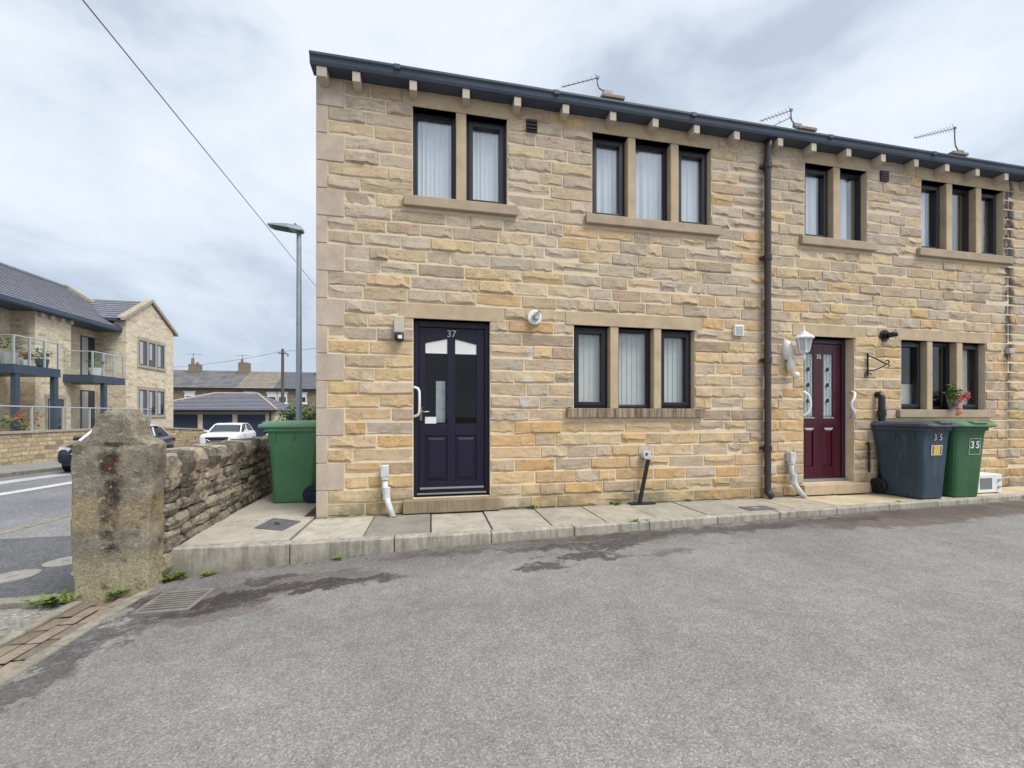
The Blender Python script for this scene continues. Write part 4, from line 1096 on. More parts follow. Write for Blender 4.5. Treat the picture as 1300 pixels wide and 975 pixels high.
for k in range(6):
    an = k * math.pi / 3; mb.cyl((6.235 + .058 * math.cos(an), -0.18 + .058 * math.sin(an), 2.01), (6.235 + .089 * math.cos(an), -0.18 + .089 * math.sin(an), 2.19), 0.010, n=5)
mb.build('lantern_bars', M['white'], t)
MB().lathe((6.235, -0.18, 2.185), [(.12, 0), (.122, .015), (.085, .055), (.06, .06), (.05, .085), (.018, .10), (.013, .15), (.004, .19)], 12).build('lantern_roof', M['white'], t)
MB().lathe((6.15, -0.06, 1.76), [(.03, 0), (.05, .02), (.055, .10), (.035, .16), (.03, .2)], 12).build('sensor_housing', M['white'], t, smooth=True)
MB().lathe((6.185, -0.10, 1.70), [(.008, -.05), (.042, -.03), (.05, 0), (.042, .035), (.008, .05)], 12).build('sensor_eye', M['white'], t, smooth=True)
t.location.x -= 0.035
t = thing('spot_light', 'black round spotlight on the wall between the maroon door and the window', 'light', (7.79, -0.05, 2.32))
MB().cyl((7.79, -0.03, 2.325), (7.79, 0.0, 2.325), 0.085, n=20).build('base_disc', M['black'], t, bevel=.006)
MB().cyl((7.79, -0.06, 2.325), (7.79, -0.03, 2.325), 0.05, n=16).build('swivel', M['black'], t)
MB().tube([(7.79, -0.06, 2.315), (7.815, -0.10, 2.325), (7.845, -0.15, 2.335)], [0.036, 0.038, 0.042], 14).build('lamp_head', M['black'], t, smooth=True)
t = thing('hanging_bracket', 'empty scrolled iron hanging basket bracket on the wall beside the maroon door', 'bracket', (7.46, -0.03, 1.9))
MB().tube([(7.465, -0.03, 2.05), (7.465, -0.03, 1.72)], 0.013, 6).build('wall_bar', M['iron'], t)
MB().tube([(7.465, -0.03, 2.02), (7.53, -0.09, 1.97), (7.60, -0.155, 1.895), (7.625, -0.18, 1.88), (7.64, -0.19, 1.91), (7.625, -0.18, 1.94), (7.605, -0.165, 1.92)], 0.009, 6).build('arm', M['iron'], t)
MB().tube([(7.465, -0.03, 1.80), (7.52, -0.08, 1.80), (7.58, -0.135, 1.84), (7.62, -0.175, 1.885), (7.645, -0.195, 1.86), (7.625, -0.18, 1.835)], 0.008, 6).build('brace', M['iron'], t)
cl = [(7.47 + .035 * math.cos(k * .7), -0.03 - .035 * math.cos(k * .7) * .6, 1.735 + .035 * math.sin(k * .7)) for k in range(8)]
MB().tube(cl, 0.007, 5).build('scroll', M['iron'], t)

# ------------------------------------------------------------------ house 33 (slice at the edge)
h33 = thing('terraced_house', 'slice of the next sandstone house at the far right, past the black soot streak', 'house', (12.3, 0, 0), group='row of stone terraced houses')
PX3 = 14.5
wall_slab(h33, PX2, PX3, [])
st33 = fill_courses(PX2, PX3, [], rnd)
lay_stones(st33, h33, rnd, limit=sum(1 for s in st33 if s[0] < 11.4))
house_shell(h33, PX2, PX3); gutter(h33, PX2 + .002, PX3); corbels(h33, [x for x in CORB if PX2 < x < PX3]); chimney(h33, 14.2)

aerial('leaning tv aerial above the roof of number 37, bent mast on the leftmost chimney', 3.86, 7.895, 4.64, 8.22, 4.84, 7.93, 8, 0.075)
aerial('twin boom tv aerial on the middle chimney, right of the downpipe', 8.58, 7.86, 9.42, 8.24, 9.56, 7.9, 9, 0.085, True)
aerial('long combed tv aerial pointing left, farthest right above the roofs', 13.04, 8.07, 14.36, 8.50, 14.5, 7.9, 14, 0.085)
# ------------------------------------------------------------------ wheelie bins
def rrect(cx, cy, w, d, z, r, n=3):
    pts = []
    for (sx, sy, a0) in ((1, 1, 0), (-1, 1, 90), (-1, -1, 180), (1, -1, 270)):
        for k in range(n + 1):
            an = R(a0 + 90 * k / n); pts.append((cx + sx * (w / 2 - r) + r * math.cos(an), cy + sy * (d / 2 - r) + r * math.sin(an), z))
    return pts
def wheelie(label, loc, rz, body, lid, wheelm, group='wheelie bins by the houses', z_tilt=0):
    """front faces local -Y, wheels at +Y"""
    t = thing('wheelie_bin', label, 'wheelie bin', loc, rz, group)
    mb = MB()
    mb.loft([rrect(0, -.01, .42, .46, 0.0, .05), rrect(0, -.01, .44, .48, .02, .06), rrect(0, .0, .50, .565, .62, .06), rrect(0, .01, .535, .61, .86, .06), rrect(0, .01, .55, .63, .93, .06)])
    b = mb.build('bin_body', body, t, smooth=False, local=True, bevel=0.006)
    mb = MB(); mb.loft([rrect(0, .01, .575, .655, .915, .06), rrect(0, .01, .59, .67, .93, .06), rrect(0, .01, .59, .67, .965, .06), rrect(0, .01, .56, .64, .965, .05)])
    mb.build('rim', body, t, local=True, bevel=.004)
    for sx in (-1, 1):
        for yy in (-.20, .02):
            MB().box(sx * .278 - .008, sx * .278 + .008, yy - .006, yy + .006, .80, .915).build('rim_rib', body, b, local=True)
    mb = MB(); mb.loft([rrect(0, -.02, .61, .75, .968, .06), rrect(0, -.02, .625, .765, .985, .07), rrect(0, -.02, .61, .75, 1.012, .07), rrect(0, .0, .53, .65, 1.04, .08), rrect(0, .01, .36, .50, 1.058, .10)])
    l = mb.build('lid', lid, t, local=True, bevel=.006)
    MB().loft([rrect(0, -.33, .26, .16, 1.02, .03), rrect(0, -.33, .24, .14, 1.047, .03)]).build('lid_grip', lid, l, local=True, bevel=.004)
    MB().tube([(-.24, .33, .97), (-.24, .39, 1.0), (.24, .39, 1.0), (.24, .33, .97)], 0.016, 8).build('handle_bar', body, t, local=True)
    for sx in (-1, 1):
        MB().box(sx * .2 - .03, sx * .2 + .03, .29, .40, .94, 1.02).build('hinge_lug', body, t, local=True, bevel=.008)
        w = MB().cyl((sx * .235, .24, .112), (sx * .29, .24, .112), 0.112, n=24).build('wheel', wheelm, t, local=True, bevel=.012)
        MB().cyl((sx * .288, .24, .112), (sx * .297, .24, .112), 0.05, n=16).build('hub', wheelm, w, local=True, bevel=.004)
    MB().cyl((-.24, .24, .112), (.24, .24, .112), .014, n=8).build('axle', M['black'], t, local=True)
    return t
b1 = wheelie('plain green wheelie bin side-on in the passage left of number 37', (-0.51, 1.07, 0.02), R(-90), M['bin_green'], M['bin_green_lid'], M['wheel_blue'])
b2 = wheelie('slate blue wheelie bin numbered 3 5 with a yellow sticker', (7.86, -0.30, 0.02), R(4), M['bin_blue'], M['bin_blue_lid'], M['black'])
b3 = wheelie('green wheelie bin with a white boxed 35 label, behind the blue bin', (8.49, -0.30, 0.02), R(-2), M['bin_green2'], M['bin_green2_lid'], M['black'])
def fy(z): return -.26 - (.025 + .06) * 0 - (z - .02) * 0.131 - .0
# lettering on the bin fronts (front face leans out towards the rim)
tilt = math.atan(0.0555)
def on_front(z, dy=0.004): return -(0.25 + (z - .02) * 0.0555) - dy
for dg_, xx in (('3', -.045), ('5', .065)):
    o = text('bin_number', dg_, 0.125, (0, 0, 0), (R(90) + tilt, 0, 0), M['white_dirty'], b2, 0.001); o.location = (xx, on_front(.83, .006), .83)
mb = MB(); mb.box(-.105, .105, -.002, .002, -.068, .068); o = mb.build('sticker', M['white_dirty'], b2, local=True); o.location = (.0, on_front(.66, .005), .66); o.rotation_euler = (tilt, 0, 0)
for d_ in ((-.088, -.066), (.066, .088)): MB().box(d_[0], d_[1], -.0035, -.0022, -.056, .056).build('sticker_stripe', M['bin_blue_lid'], o, local=True)
st = MB().box(-.058, .058, -.0035, -.0022, -.060, .060).build('sticker_print', M['yellow_paint'], o, local=True)
for dg_, xx in (('3', .02), ('5', .11)):
    o = text('bin_number', dg_, 0.135, (0, 0, 0), (R(90) + tilt, 0, 0), M['white'], b3, 0.001, 0.003); o.location = (xx, on_front(.72, .006), .72)
mb = MB()
for d in ((-.095, .095, .105, .111), (-.095, .095, -.111, -.105), (-.095, -.089, -.105, .105), (.089, .095, -.105, .105)): mb.box(d[0], d[1], -.001, .001, d[2], d[3])
o = mb.build('label_border', M['white_dirty'], b3, local=True); o.location = (.065, on_front(.70, .005), .70); o.rotation_euler = (tilt, 0, 0)

# microwave left on the paving
t = thing('microwave_oven', 'old white microwave standing on the paving beside the green 35 bin', 'microwave', (9.17, -0.25, 0.02))
bx('casing', M['white'], t, 8.90, 9.38, -0.40, -0.08, 0.03, 0.295, bevel=.01)
bx('door_front', M['white'], t, 8.905, 9.24, -0.416, -0.402, 0.035, 0.29, bevel=.005)
bx('door_window', M['microwave_win'], t, 8.95, 9.18, -0.4185, -0.4165, 0.085, 0.245)
bx('control_panel', M['white'], t, 9.245, 9.376, -0.414, -0.402, 0.035, 0.29, bevel=.004)
for z in (0.215, 0.115): MB().cyl((9.31, -0.435, z), (9.31, -0.414, z), 0.022, n=14).build('dial', M['pot_grey'], t)
for x in (8.93, 9.35):
    for y in (-.37, -.11): MB().cyl((x, y, 0.018), (x, y, 0.031), .012, n=8).build('foot', M['black'], t)

# flower pot on the sill
t = thing('flower_pot', 'grey pot of trailing pink flowers on the window sill of number 35', 'plant', (9.12, -0.01, 1.235))
MB().lathe((9.13, -0.01, 1.236), [(.055, 0), (.078, .13), (.085, .135), (.085, .15), (.07, .15), (.065, .12)], 16).build('pot', M['pot_grey'], t, smooth=False)
def leaf_cloud(mb, pts, size, rnd):
    for p in pts:
        n = Vector((rnd.gauss(0, 1), rnd.gauss(0, 1), rnd.gauss(0, 1) + .6)).normalized(); u = n.orthogonal().normalized(); w = n.cross(u)
        an = rnd.uniform(0, 6.28); u, w = u * math.cos(an) + w * math.sin(an), w * math.cos(an) - u * math.sin(an)
        s = size * rnd.uniform(.6, 1.3); p = Vector(p)
        mb.add([p - u * s, p + w * s * .5 + n * s * .12, p + u * s, p - w * s * .5 + n * s * .12], [(0, 1, 2, 3)])
rl = random.Random(3)
def blob(c, rx, ry, rz_, n, rnd=rl):
    out = []
    while len(out) < n:
        q = Vector((rnd.uniform(-1, 1), rnd.uniform(-1, 1), rnd.uniform(-1, 1)))
        if q.length < 1: out.append((c[0] + q.x * rx, c[1] + q.y * ry, c[2] + q.z * rz_))
    return out
mb = MB(); leaf_cloud(mb, blob((9.09, -.04, 1.46), .16, .10, .10, 150) + blob((9.0, -.08, 1.56), .08, .07, .08, 60) + blob((8.98, -.10, 1.36), .08, .06, .10, 50), .024, rl); mb.build('foliage', M['foliage'], t, fixn=False)
for (x, y, z, r_) in ((9.24, -.10, 1.47, .06), (9.17, -.13, 1.44, .05), (9.08, -.14, 1.38, .055), (9.02, -.14, 1.36, .05), (9.0, -.15, 1.25, .05), (8.99, -.15, 1.18, .045), (9.27, -.08, 1.43, .045), (9.05, -.12, 1.44, .04)):
    mb = MB(); leaf_cloud(mb, blob((x, y, z), r_, r_ * .7, r_, 26), .017, rl); mb.build('blossom', M['pink'], t, fixn=False)

# leaning black post with clear cap
t = thing('parking_post', 'slim black post leaning right by the wall, round glassy cap on its top', 'post', (3.83, -0.05, 0.02))
bx('base_plate', M['black'], t, 3.70, 4.03, -0.125, -0.012, 0.022, 0.034, bevel=.002)
MB().cyl((3.83, -0.075, 0.03), (3.945, -0.085, 0.585), 0.026, n=12).build('post', M['black'], t, smooth=False)
MB().cyl((3.925, -0.10, 0.64), (3.925, -0.03, 0.64), 0.055, n=20).build('reflector_cap', M['lamp_glass'], t, bevel=.008)
MB().cyl((3.915, -0.105, 0.655), (3.915, -0.098, 0.655), 0.02, n=10).build('cap_screw', M['iron_cover'], t)

# ------------------------------------------------------------------ gatepost and dry-stone wall
def gatepost():
    prof = [(-1.405, -0.34), (-1.405, 0.0), (-1.405, 0.30), (-1.405, 0.6), (-1.408, 0.87), (-1.398, 0.925), (-1.36, 0.942), (-1.315, 0.955), (-1.28, 0.99), (-1.268, 1.07), (-1.243, 1.14), (-1.19, 1.175), (-1.13, 1.19),
            (-1.085, 1.18), (-1.04, 1.15), (-1.012, 1.10), (-1.0, 1.04), (-0.985, 0.985), (-0.95, 0.952), (-0.91, 0.94), (-0.886, 0.92), (-0.884, 0.86), (-0.888, 0.6), (-0.90, 0.30), (-0.91, 0.0), (-0.91, -0.34)]
    # front wider at the shoulders than the foot, face set back a little towards the edges
    bm = bmesh.new()
    ys = [-1.205, -1.19, -1.10, -1.02, -1.005]
    ins = [0.012, 0, 0, 0, 0.012]
    rings = []
    cx_, cz_ = -1.14, 0.4
    for y, i_ in zip(ys, ins):
        rings.append([bm.verts.new((x + (cx_ - x) / abs(cx_ - x + 1e-6) * i_ * min(1, abs(cx_ - x) * 6), y, z - (i_ if z > .8 else 0))) for x, z in prof])
    n = len(prof)
    for a, b in zip(rings, rings[1:]):
        for k in range(n): bm.faces.new((a[k], a[(k + 1) % n], b[(k + 1) % n], b[k]))
    # cap faces as vertical spans (left side to right side)
    for r_, rev in ((rings[0], False), (rings[-1], True)):
        h = n // 2
        for k in range(h - 1):
            q = (r_[k], r_[k + 1], r_[n - 2 - k], r_[n - 1 - k]); bm.faces.new(q if not rev else tuple(reversed(q)))
    bmesh.ops.recalc_face_normals(bm, faces=bm.faces)
    bmesh.ops.subdivide_edges(bm, edges=bm.edges, cuts=5, use_grid_fill=True)
    for v in bm.verts:
        p = v.co; d = mnoise.noise(p * 3.0) * .012 + mnoise.noise(p * 9.0) * .008 + mnoise.noise(p * 24.0) * .005 + mnoise.noise(p * 55.0) * .003
        v.co += v.normal * d if v.normal.length else Vector()
    # hinge sockets
    for v in bm.verts:
        if v.co.y < -1.15:
            for (hx, hz, r_, dp_) in ((-1.16, 0.92, .035, .03), (-1.13, 0.80, .028, .022), (-1.13, 0.16, .028, .022)):
                d = math.hypot(v.co.x - hx, v.co.z - hz)
                if d < r_: v.co.y += dp_ * (1 - d / r_) * 1.6
    me = bpy.data.meshes.new('gatepost'); bm.to_mesh(me); bm.free(); me.materials.append(M['gatepost'])
    for p in me.polygons: p.use_smooth = True
    me.set_sharp_from_angle(angle=R(32))
    o = bpy.data.objects.new('gatepost', me); COL.objects.link(o)
    return tag(o, 'old weathered stone gatepost with a rounded head at the end of the low wall', 'gatepost')
gatepost()

lump_pool = []
for k in range(16):
    rr = random.Random(300 + k); vs = []; idx = {}; fs = []
    g = [-.5, .0, .5]
    for ix in range(3):
        for iy in range(3):
            for iz in range(3):
                if ix == iy == iz == 1: continue
                ext = (ix != 1) + (iy != 1) + (iz != 1)
                s = {1: 1.08, 2: 0.96, 3: 0.82}[ext]
                idx[(ix, iy, iz)] = len(vs)
                vs.append(tuple(g[q] * s * (1 if q != 1 else 1) + rr.uniform(-.055, .055) for q in (ix, iy, iz)))
    for ax in range(3):
        for side in (0, 2):
            for a in range(2):
                for b in range(2):
                    def key(u, w):
                        t_ = [0, 0, 0]; t_[ax] = side; o_ = [q for q in range(3) if q != ax]; t_[o_[0]] = u; t_[o_[1]] = w; return idx[tuple(t_)]
                    fs.append((key(a, b), key(a + 1, b), key(a + 1, b + 1), key(a, b + 1)))
    lump_pool.append(MB().add(vs, fs).mesh('wall_stone', M['drystone']))
WALLC = [lin(150, 141, 125), lin(134, 126, 114), lin(164, 153, 134), lin(120, 114, 105), lin(142, 133, 120), lin(170, 159, 141)]
def wx(y): return -0.925 - 0.066 * (y + 0.9) if y < 1.7 else -1.097 - 0.02 * (y - 1.7)
sw = thing('stone_wall', 'low dry stone wall with mortared top course running back from the gatepost', 'wall', (-1.1, 0, 0))
mb = MB()
for i in range(12):
    a, b = -1.0 + i * .85, -1.0 + (i + 1) * .85
    mb.hexa([(wx(a) - .36, a, gz(a) - .1), (wx(a) - .045, a, -.3), (wx(b) - .045, b, -.3), (wx(b) - .36, b, gz(b) - .1), (wx(a) - .33, a, .77), (wx(a) - .045, a, .77), (wx(b) - .045, b, .77), (wx(b) - .33, b, .77)])
mb.build('wall_core', M['wall_core'], sw)
rw = random.Random(21)
zrow = [(-.22, -.02), (-.02, .10), (.10, .19), (.19, .30), (.30, .39), (.39, .50), (.50, .595)]
def wst(y0_, y1_, z0, z1, thick=.16, face=0.0):
    ym = (y0_ + y1_) / 2
    c = rw.choice(WALLC); m = rw.uniform(.75, 1.15)
    if ym > .6: m *= .8
    inst('wall_stone', rw.choice(lump_pool), sw, (wx(ym) - thick / 2 + .008 + face + rw.uniform(-.012, .012), ym, (z0 + z1) / 2), (thick, (y1_ - y0_) * 1.03, (z1 - z0) * 1.06), (rw.uniform(-.05, .05), 0, R(3.8) + rw.uniform(-.05, .05)), tuple(k * m for k in c[:3]) + (1,))
for (z0, z1) in zrow:
    y = -1.0 + rw.uniform(-.05, .05)
    while y < 3.6:
        L = rw.uniform(.16, .42) if z1 - z0 > .1 else rw.uniform(.14, .3)
        wob = .02 * math.sin(y * 2.3 + z0 * 9)
        wst(y, y + L, z0 + wob * (0 if z0 < -.1 else 1), z1 + wob)
        y += L
y = -1.0
while y < 3.6:
    L = rw.uniform(.17, .34); h = rw.uniform(.80, .825)
    wst(y + .004, y + L - .012, .61 + rw.uniform(-.01, .012), h, .34, .012); y += L
mb = MB()
for i in range(24):
    a, b = -1.0 + i * .19, -1.0 + (i + 1) * .19
    ja, jb = .012 * math.sin(i * 2.1), .012 * math.sin((i + 1) * 2.1)
    mb.hexa([(wx(a) - .1, a, .585 + ja), (wx(a) - .012, a, .585 + ja), (wx(b) - .012, b, .585 + jb), (wx(b) - .1, b, .585 + jb), (wx(a) - .1, a, .63 + ja), (wx(a) - .012, a, .63 + ja), (wx(b) - .012, b, .63 + jb), (wx(b) - .1, b, .63 + jb)])
mb.build('pointing', M['pink_mortar'], sw)
mb = MB(); n = 30
for i in range(n):
    a, b = -1.0 + i * .33, -1.0 + (i + 1) * .33
    mb.hexa([(wx(a) - .36, a, .72), (wx(a) - .03, a, .72), (wx(b) - .03, b, .72), (wx(b) - .36, b, .72), (wx(a) - .34, a, .805 + rw.uniform(-.01, .02)), (wx(a) - .05, a, .81), (wx(b) - .05, b, .81), (wx(b) - .34, b, .805 + rw.uniform(-.01, .02))])
mb.build('coping_top', M['coping_dust'], sw)

# ------------------------------------------------------------------ weeds and litter
def weed(x, y, z, h, n, label, seed):
    rr = random.Random(seed); mb = MB()
    for i in range(n):
        an = rr.uniform(0, 6.28); L = h * rr.uniform(.5, 1.1); w = L * rr.uniform(.10, .2); d = Vector((math.cos(an), math.sin(an), 0)); u = Vector((-d.y, d.x, 0)); o = Vector((x, y, z)) + d * rr.uniform(0, h * .5) + Vector((rr.uniform(-1, 1), rr.uniform(-.4, .4), 0)) * h * .5
        up = rr.uniform(.4, 1.2)
        p1 = o + d * L * .4 + Vector((0, 0, L * .5 * up)); p2 = o + d * L * .9 + Vector((0, 0, L * .62 * up))
        mb.add([o - u * w * .3, o + u * w * .3, p1 + u * w, p1 - u * w, p2], [(0, 1, 2, 3), (3, 2, 4)])
    return tag(mb.build('weed', M['weed'], fixn=False), label, 'weed', 'weeds in the paving joints')
weed(-0.86, -0.98, -0.215, .085, 60, 'bright weed in the corner between gatepost and kerb', 1)
weed(-0.62, -0.96, -0.205, .06, 34, 'small weed growing at the foot of the kerb by the gatepost', 2)
weed(-1.10, -1.235, -0.21, .05, 90, 'low mossy weed along the gatepost foot', 3)
weed(-1.52, -1.21, -0.25, .10, 60, 'leafy weed on the verge left of the gatepost', 4)
weed(-1.36, -1.27, -0.22, .06, 24, 'tiny weed at the gatepost left corner on the edging', 5)
weed(-1.38, -1.75, -0.25, .05, 70, 'mossy weeds along the edging of the sett strip', 6)
weed(2.42, -0.05, 0.02, .07, 40, 'green weed at the wall foot right of the navy door', 7)
weed(3.52, -0.04, 0.02, .075, 40, 'green weed at the wall foot left of the leaning post', 8)
weed(3.35, -0.86, 0.02, .05, 26, 'yellowish weed on the kerb joint before the leaning post', 9)
weed(4.55, -0.03, 0.02, .05, 30, 'sparse weed at the wall foot right of the leaning post', 10)
weed(0.42, -1.0, -0.13, .05, 30, 'pale weed in the gutter below the kerb before the navy door', 11)
weed(6.75, -0.06, 0.02, .05, 60, 'low grass below the doorstep of the maroon door', 12)
weed(7.2, -0.62, 0.02, .035, 30, 'mossy tuft on the kerb edge before the blue bin', 13)
rr = random.Random(8); mb = MB()
for i in range(900):
    x = rr.uniform(-.85, 6.0); 
    if rr.random() < .55: y = kerb_y(x) - abs(rr.gauss(0, .035)) - .008; z = zd(x) + .003
    else: y = -abs(rr.gauss(0, .018)) - .012; z = .018
    s = rr.uniform(.004, .012); a = rr.uniform(0, 6.28); c, s2 = math.cos(a) * s, math.sin(a) * s
    mb.add([(x + c, y + s2, z), (x - s2 * .7, y + c * .7, z + s * .5), (x - c, y - s2, z + .001), (x + s2 * .7, y - c * .7, z + s * .3)], [(0, 1, 2, 3)])
stuff(mb.build('leaf_litter', M['debris'], fixn=False))
# foot-of-wall mortar fillet with moss
# ------------------------------------------------------------------ street furniture
t = thing('street_lamp', 'tall slim grey street lamp with flat head behind the green bin', 'street lamp', (-1.49, 4.386, gz(4.4)))
mb = MB(); mb.tube([(-1.488, 4.386, gz(4.4) - .1), (-1.488, 4.386, .7), (-1.488, 4.386, .75), (-1.488, 4.386, 5.0)], [.078, .078, .062, .046], 12); mb.build('pole', M['steel'], t, smooth=True)
mb = MB(); mb.loft([[(-1.40, 4.30, 5.0), (-1.40, 4.46, 5.0), (-1.40, 4.46, 5.045), (-1.40, 4.30, 5.045)], [(-1.46, 4.27, 4.99), (-1.46, 4.50, 4.99), (-1.46, 4.45, 5.11), (-1.46, 4.32, 5.11)], [(-1.68, 4.24, 5.02), (-1.68, 4.54, 5.02), (-1.68, 4.48, 5.12), (-1.68, 4.30, 5.12)], [(-2.0, 4.25, 5.05), (-2.0, 4.53, 5.05), (-2.0, 4.49, 5.10), (-2.0, 4.29, 5.10)], [(-2.07, 4.31, 5.065), (-2.07, 4.47, 5.065), (-2.07, 4.47, 5.09), (-2.07, 4.31, 5.09)]])
mb.build('lamp_head', M['steel'], t, bevel=.006)
MB().hexa([(-1.98, 4.29, 5.040), (-1.66, 4.28, 5.010), (-1.66, 4.50, 5.010), (-1.98, 4.49, 5.040), (-1.98, 4.29, 5.055), (-1.66, 4.28, 5.03), (-1.66, 4.50, 5.03), (-1.98, 4.49, 5.055)]).build('led_panel', M['steel_blue'], t)
MB().cyl((-1.56, 4.39, 5.11), (-1.56, 4.39, 5.16), .024, n=10).build('photocell', M['black'], t)
# overhead line across the sky to a pole behind the camera
def sag(a, b, s, n=24):
    a, b = Vector(a), Vector(b); return [a.lerp(b, i / n) + Vector((0, 0, -s * 4 * (i / n) * (1 - i / n))) for i in range(n + 1)]
A, B = Vector((-3.993, 2.539, 7.497)), Vector((-4.323, 16.673, 7.47)); dv = B - A
tag(MB().tube([A - dv * 1.2, A, B, B + dv * .6], .011, 5).build('telephone_wire', M['cable']), 'single dark telephone wire crossing the sky above the street lamp', 'cable')
t = thing('utility_pole', 'brown timber utility pole before the far row of houses', 'utility pole', (-12.44, 36.6, gz(36)))
MB().cyl((-12.44, 36.6, gz(36) - .2), (-12.44, 36.6, 7.4), .16, .12, n=10).build('pole', M['wood_pole'], t)
bx('crossarm', M['wood_pole'], t, -12.8, -12.08, 36.5, 36.58, 6.95, 7.05)
MB().cyl((-12.0, 36.6, 6.7), (-12.0, 36.6, 7.0), .08, n=8).build('insulator', M['steel'], t)
for (b_, lb) in (((-27, 40, 5.6), 'thin wire sagging left from the far timber pole over the roofs'), ((-4, 32, 8.4), 'thin wire running right from the far timber pole to behind the house')):
    tag(MB().tube(sag((-12.44, 36.6, 7.2), b_, .4, 12), .018, 4).build('overhead_wire', M['cable']), lb, 'cable', 'wires at the far pole')

# ------------------------------------------------------------------ cars
def car(label, loc, rz, paint, roofm, low=0.0, size=1.0):
    """nose at local -Y"""
    t = thing('parked_car', label, 'car', loc, rz, 'cars parked along the street')
    L, W, H = (4.35, .90, 1.50)
    st = [(-2.17, .36, .74, .70), (-2.14, .30, .88, .80), (-1.95, .24, .95, .88), (-1.2, .22, 1.0, .90), (-.75, .22, 1.0, .90), (1.0, .22, 1.02, .90), (1.75, .24, 1.03, .89), (2.05, .30, 1.0, .86), (2.15, .42, .85, .78)]
    t.scale = (size,) * 3
    st = [(y, zb, zt - low * max(0, min(1, (-.9 - y) / 1.2)), w) for (y, zb, zt, w) in st]
    rings = []
    for (y, zb, zt, w) in st:
        h = zt - zb
        rings.append([(-w * .90, y, zb), (-w, y, zb + h * .25), (-w, y, zb + h * .62), (-w * .955, y, zb + h * .92), (-w * .80, y, zt), (0, y, zt + .02), (w * .80, y, zt), (w * .955, y, zb + h * .92), (w, y, zb + h * .62), (w, y, zb + h * .25), (w * .90, y, zb)])
    b = MB().loft(rings).build('body', paint, t, local=True, smooth=True)
    m = b.modifiers.new('sub', 'SUBSURF'); m.levels = m.render_levels = 2
    # glasshouse
    gs = [(-.98, .98, .96, .76), (-.30, .97, 1.40, .74), (.1, .97, 1.455, .73), (.8, .98, 1.46, .72), (1.35, .99, 1.40, .70), (1.95, 1.0, 1.06, .68)]
    rings = [[(-w, y, zb), (-w * (.97 if k in (0, 5) else .86), y, zb + (zt - zb) * .75), (-w * (.9 if k in (0, 5) else .72), y, zt), (w * (.9 if k in (0, 5) else .72), y, zt), (w * (.97 if k in (0, 5) else .86), y, zb + (zt - zb) * .75), (w, y, zb)] for k, (y, zb, zt, w) in enumerate(gs)]
    MB().loft(rings).build('windows', M['car_glass'], t, local=True)
    rr_ = [[(-w * .80, y, zt - .02), (-w * .70, y, zt + .012), (0, y, zt + .03), (w * .70, y, zt + .012), (w * .80, y, zt - .02)] for (y, zb, zt, w) in [(-.34, 0, 1.385, .74), (.1, 0, 1.457, .73), (.8, 0, 1.462, .72), (1.40, 0, 1.395, .71)]]
    r_ = MB().loft(rr_).build('roof', roofm, t, local=True)
    for sx in (-1, 1):
        p = MB(); p.tube([(sx * .78, -1.02, .97), (sx * .655, -.32, 1.38), (sx * .625, .1, 1.44), (sx * .615, .8, 1.445), (sx * .60, 1.35, 1.385), (sx * .68, 1.96, 1.03)], .038, 6); p.tube([(sx * .76, .35, .98), (sx * .66, .40, 1.38)], .032, 6)
        p.build('pillar', roofm, t, local=True)
        MB().loft([rrect(sx * .98, -.62, .2, .10, .98, .03), rrect(sx * .98, -.62, .22, .12, 1.04, .03), rrect(sx * .98, -.62, .18, .10, 1.10, .03)]).build('mirror', paint, t, local=True)
        MB().hexa([(sx * .50, -2.165, .72), (sx * .80, -2.06, .74), (sx * .80, -1.99, .74), (sx * .50, -2.10, .72), (sx * .50, -2.145, .815), (sx * .80, -2.00, .86), (sx * .80, -1.93, .86), (sx * .50, -2.08, .815)]).build('headlight', M['lamp_glass'], t, local=True)
        MB().box(sx * .78 - .09, sx * .78 + .09, 2.04, 2.13, .76, .92).build('tail_light', M['tail_red'], t, local=True, bevel=.02)
        for yy in (-1.36, 1.32):
            w = MB().cyl((sx * .70, yy, .325), (sx * .915, yy, .325), .325, n=24).build('wheel', M['tyre'], t, local=True, bevel=.03)
            MB().cyl((sx * .90, yy, .325), (sx * .922, yy, .325), .215, n=16).build('rim', M['silver'], w, local=True, bevel=.01)
    MB().hexa([(-.46, -2.185, .50), (.46, -2.185, .50), (.46, -2.12, .50), (-.46, -2.12, .50), (-.52, -2.175, .76), (.52, -2.175, .76), (.52, -2.10, .76), (-.52, -2.10, .76)]).build('grille', M['black'], t, local=True)
    MB().box(-.26, .26, -2.20, -2.18, .40, .50).build('number_plate', M['white'], t, local=True)
    MB().hexa([(-.66, -2.165, .28), (.66, -2.165, .28), (.66, -2.10, .28), (-.66, -2.10, .28), (-.68, -2.17, .37), (.68, -2.17, .37), (.68, -2.10, .37), (-.68, -2.10, .37)]).build('lower_grille', M['black'], t, local=True)
    MB().tube([(-.45, -2.20, .64), (-.30, -2.205, .55), (.30, -2.205, .55), (.45, -2.20, .64)], .018, 6).build('chrome_trim', M['silver'], t, local=True)
    return t
car('dark navy car with pale roof whitened for reflected sky, parked facing us, mostly hidden by the gatepost', (-8.74, 10.85, gz(10.9) + .01), R(12.5), M['car_navy'], M['car_white'], .10, .92)  # roof and pillars whitened: sky reflection put into the paint colour
car('white estate car parked facing us before the three navy garage doors', (-10.3, 21.6, gz(21.6) + .04), R(8), M['car_white'], M['car_white'])
car('white car nose just showing beside the green bin lid', (-8.0, 24.2, gz(24) + .01), R(6), M['car_white'], M['car_white'])
t = wheelie('dark far wheelie bin standing right of the white estate car', (-8.9, 23.6, gz(23.6)), R(10), M['bin_blue'], M['bin_blue_lid'], M['black'])

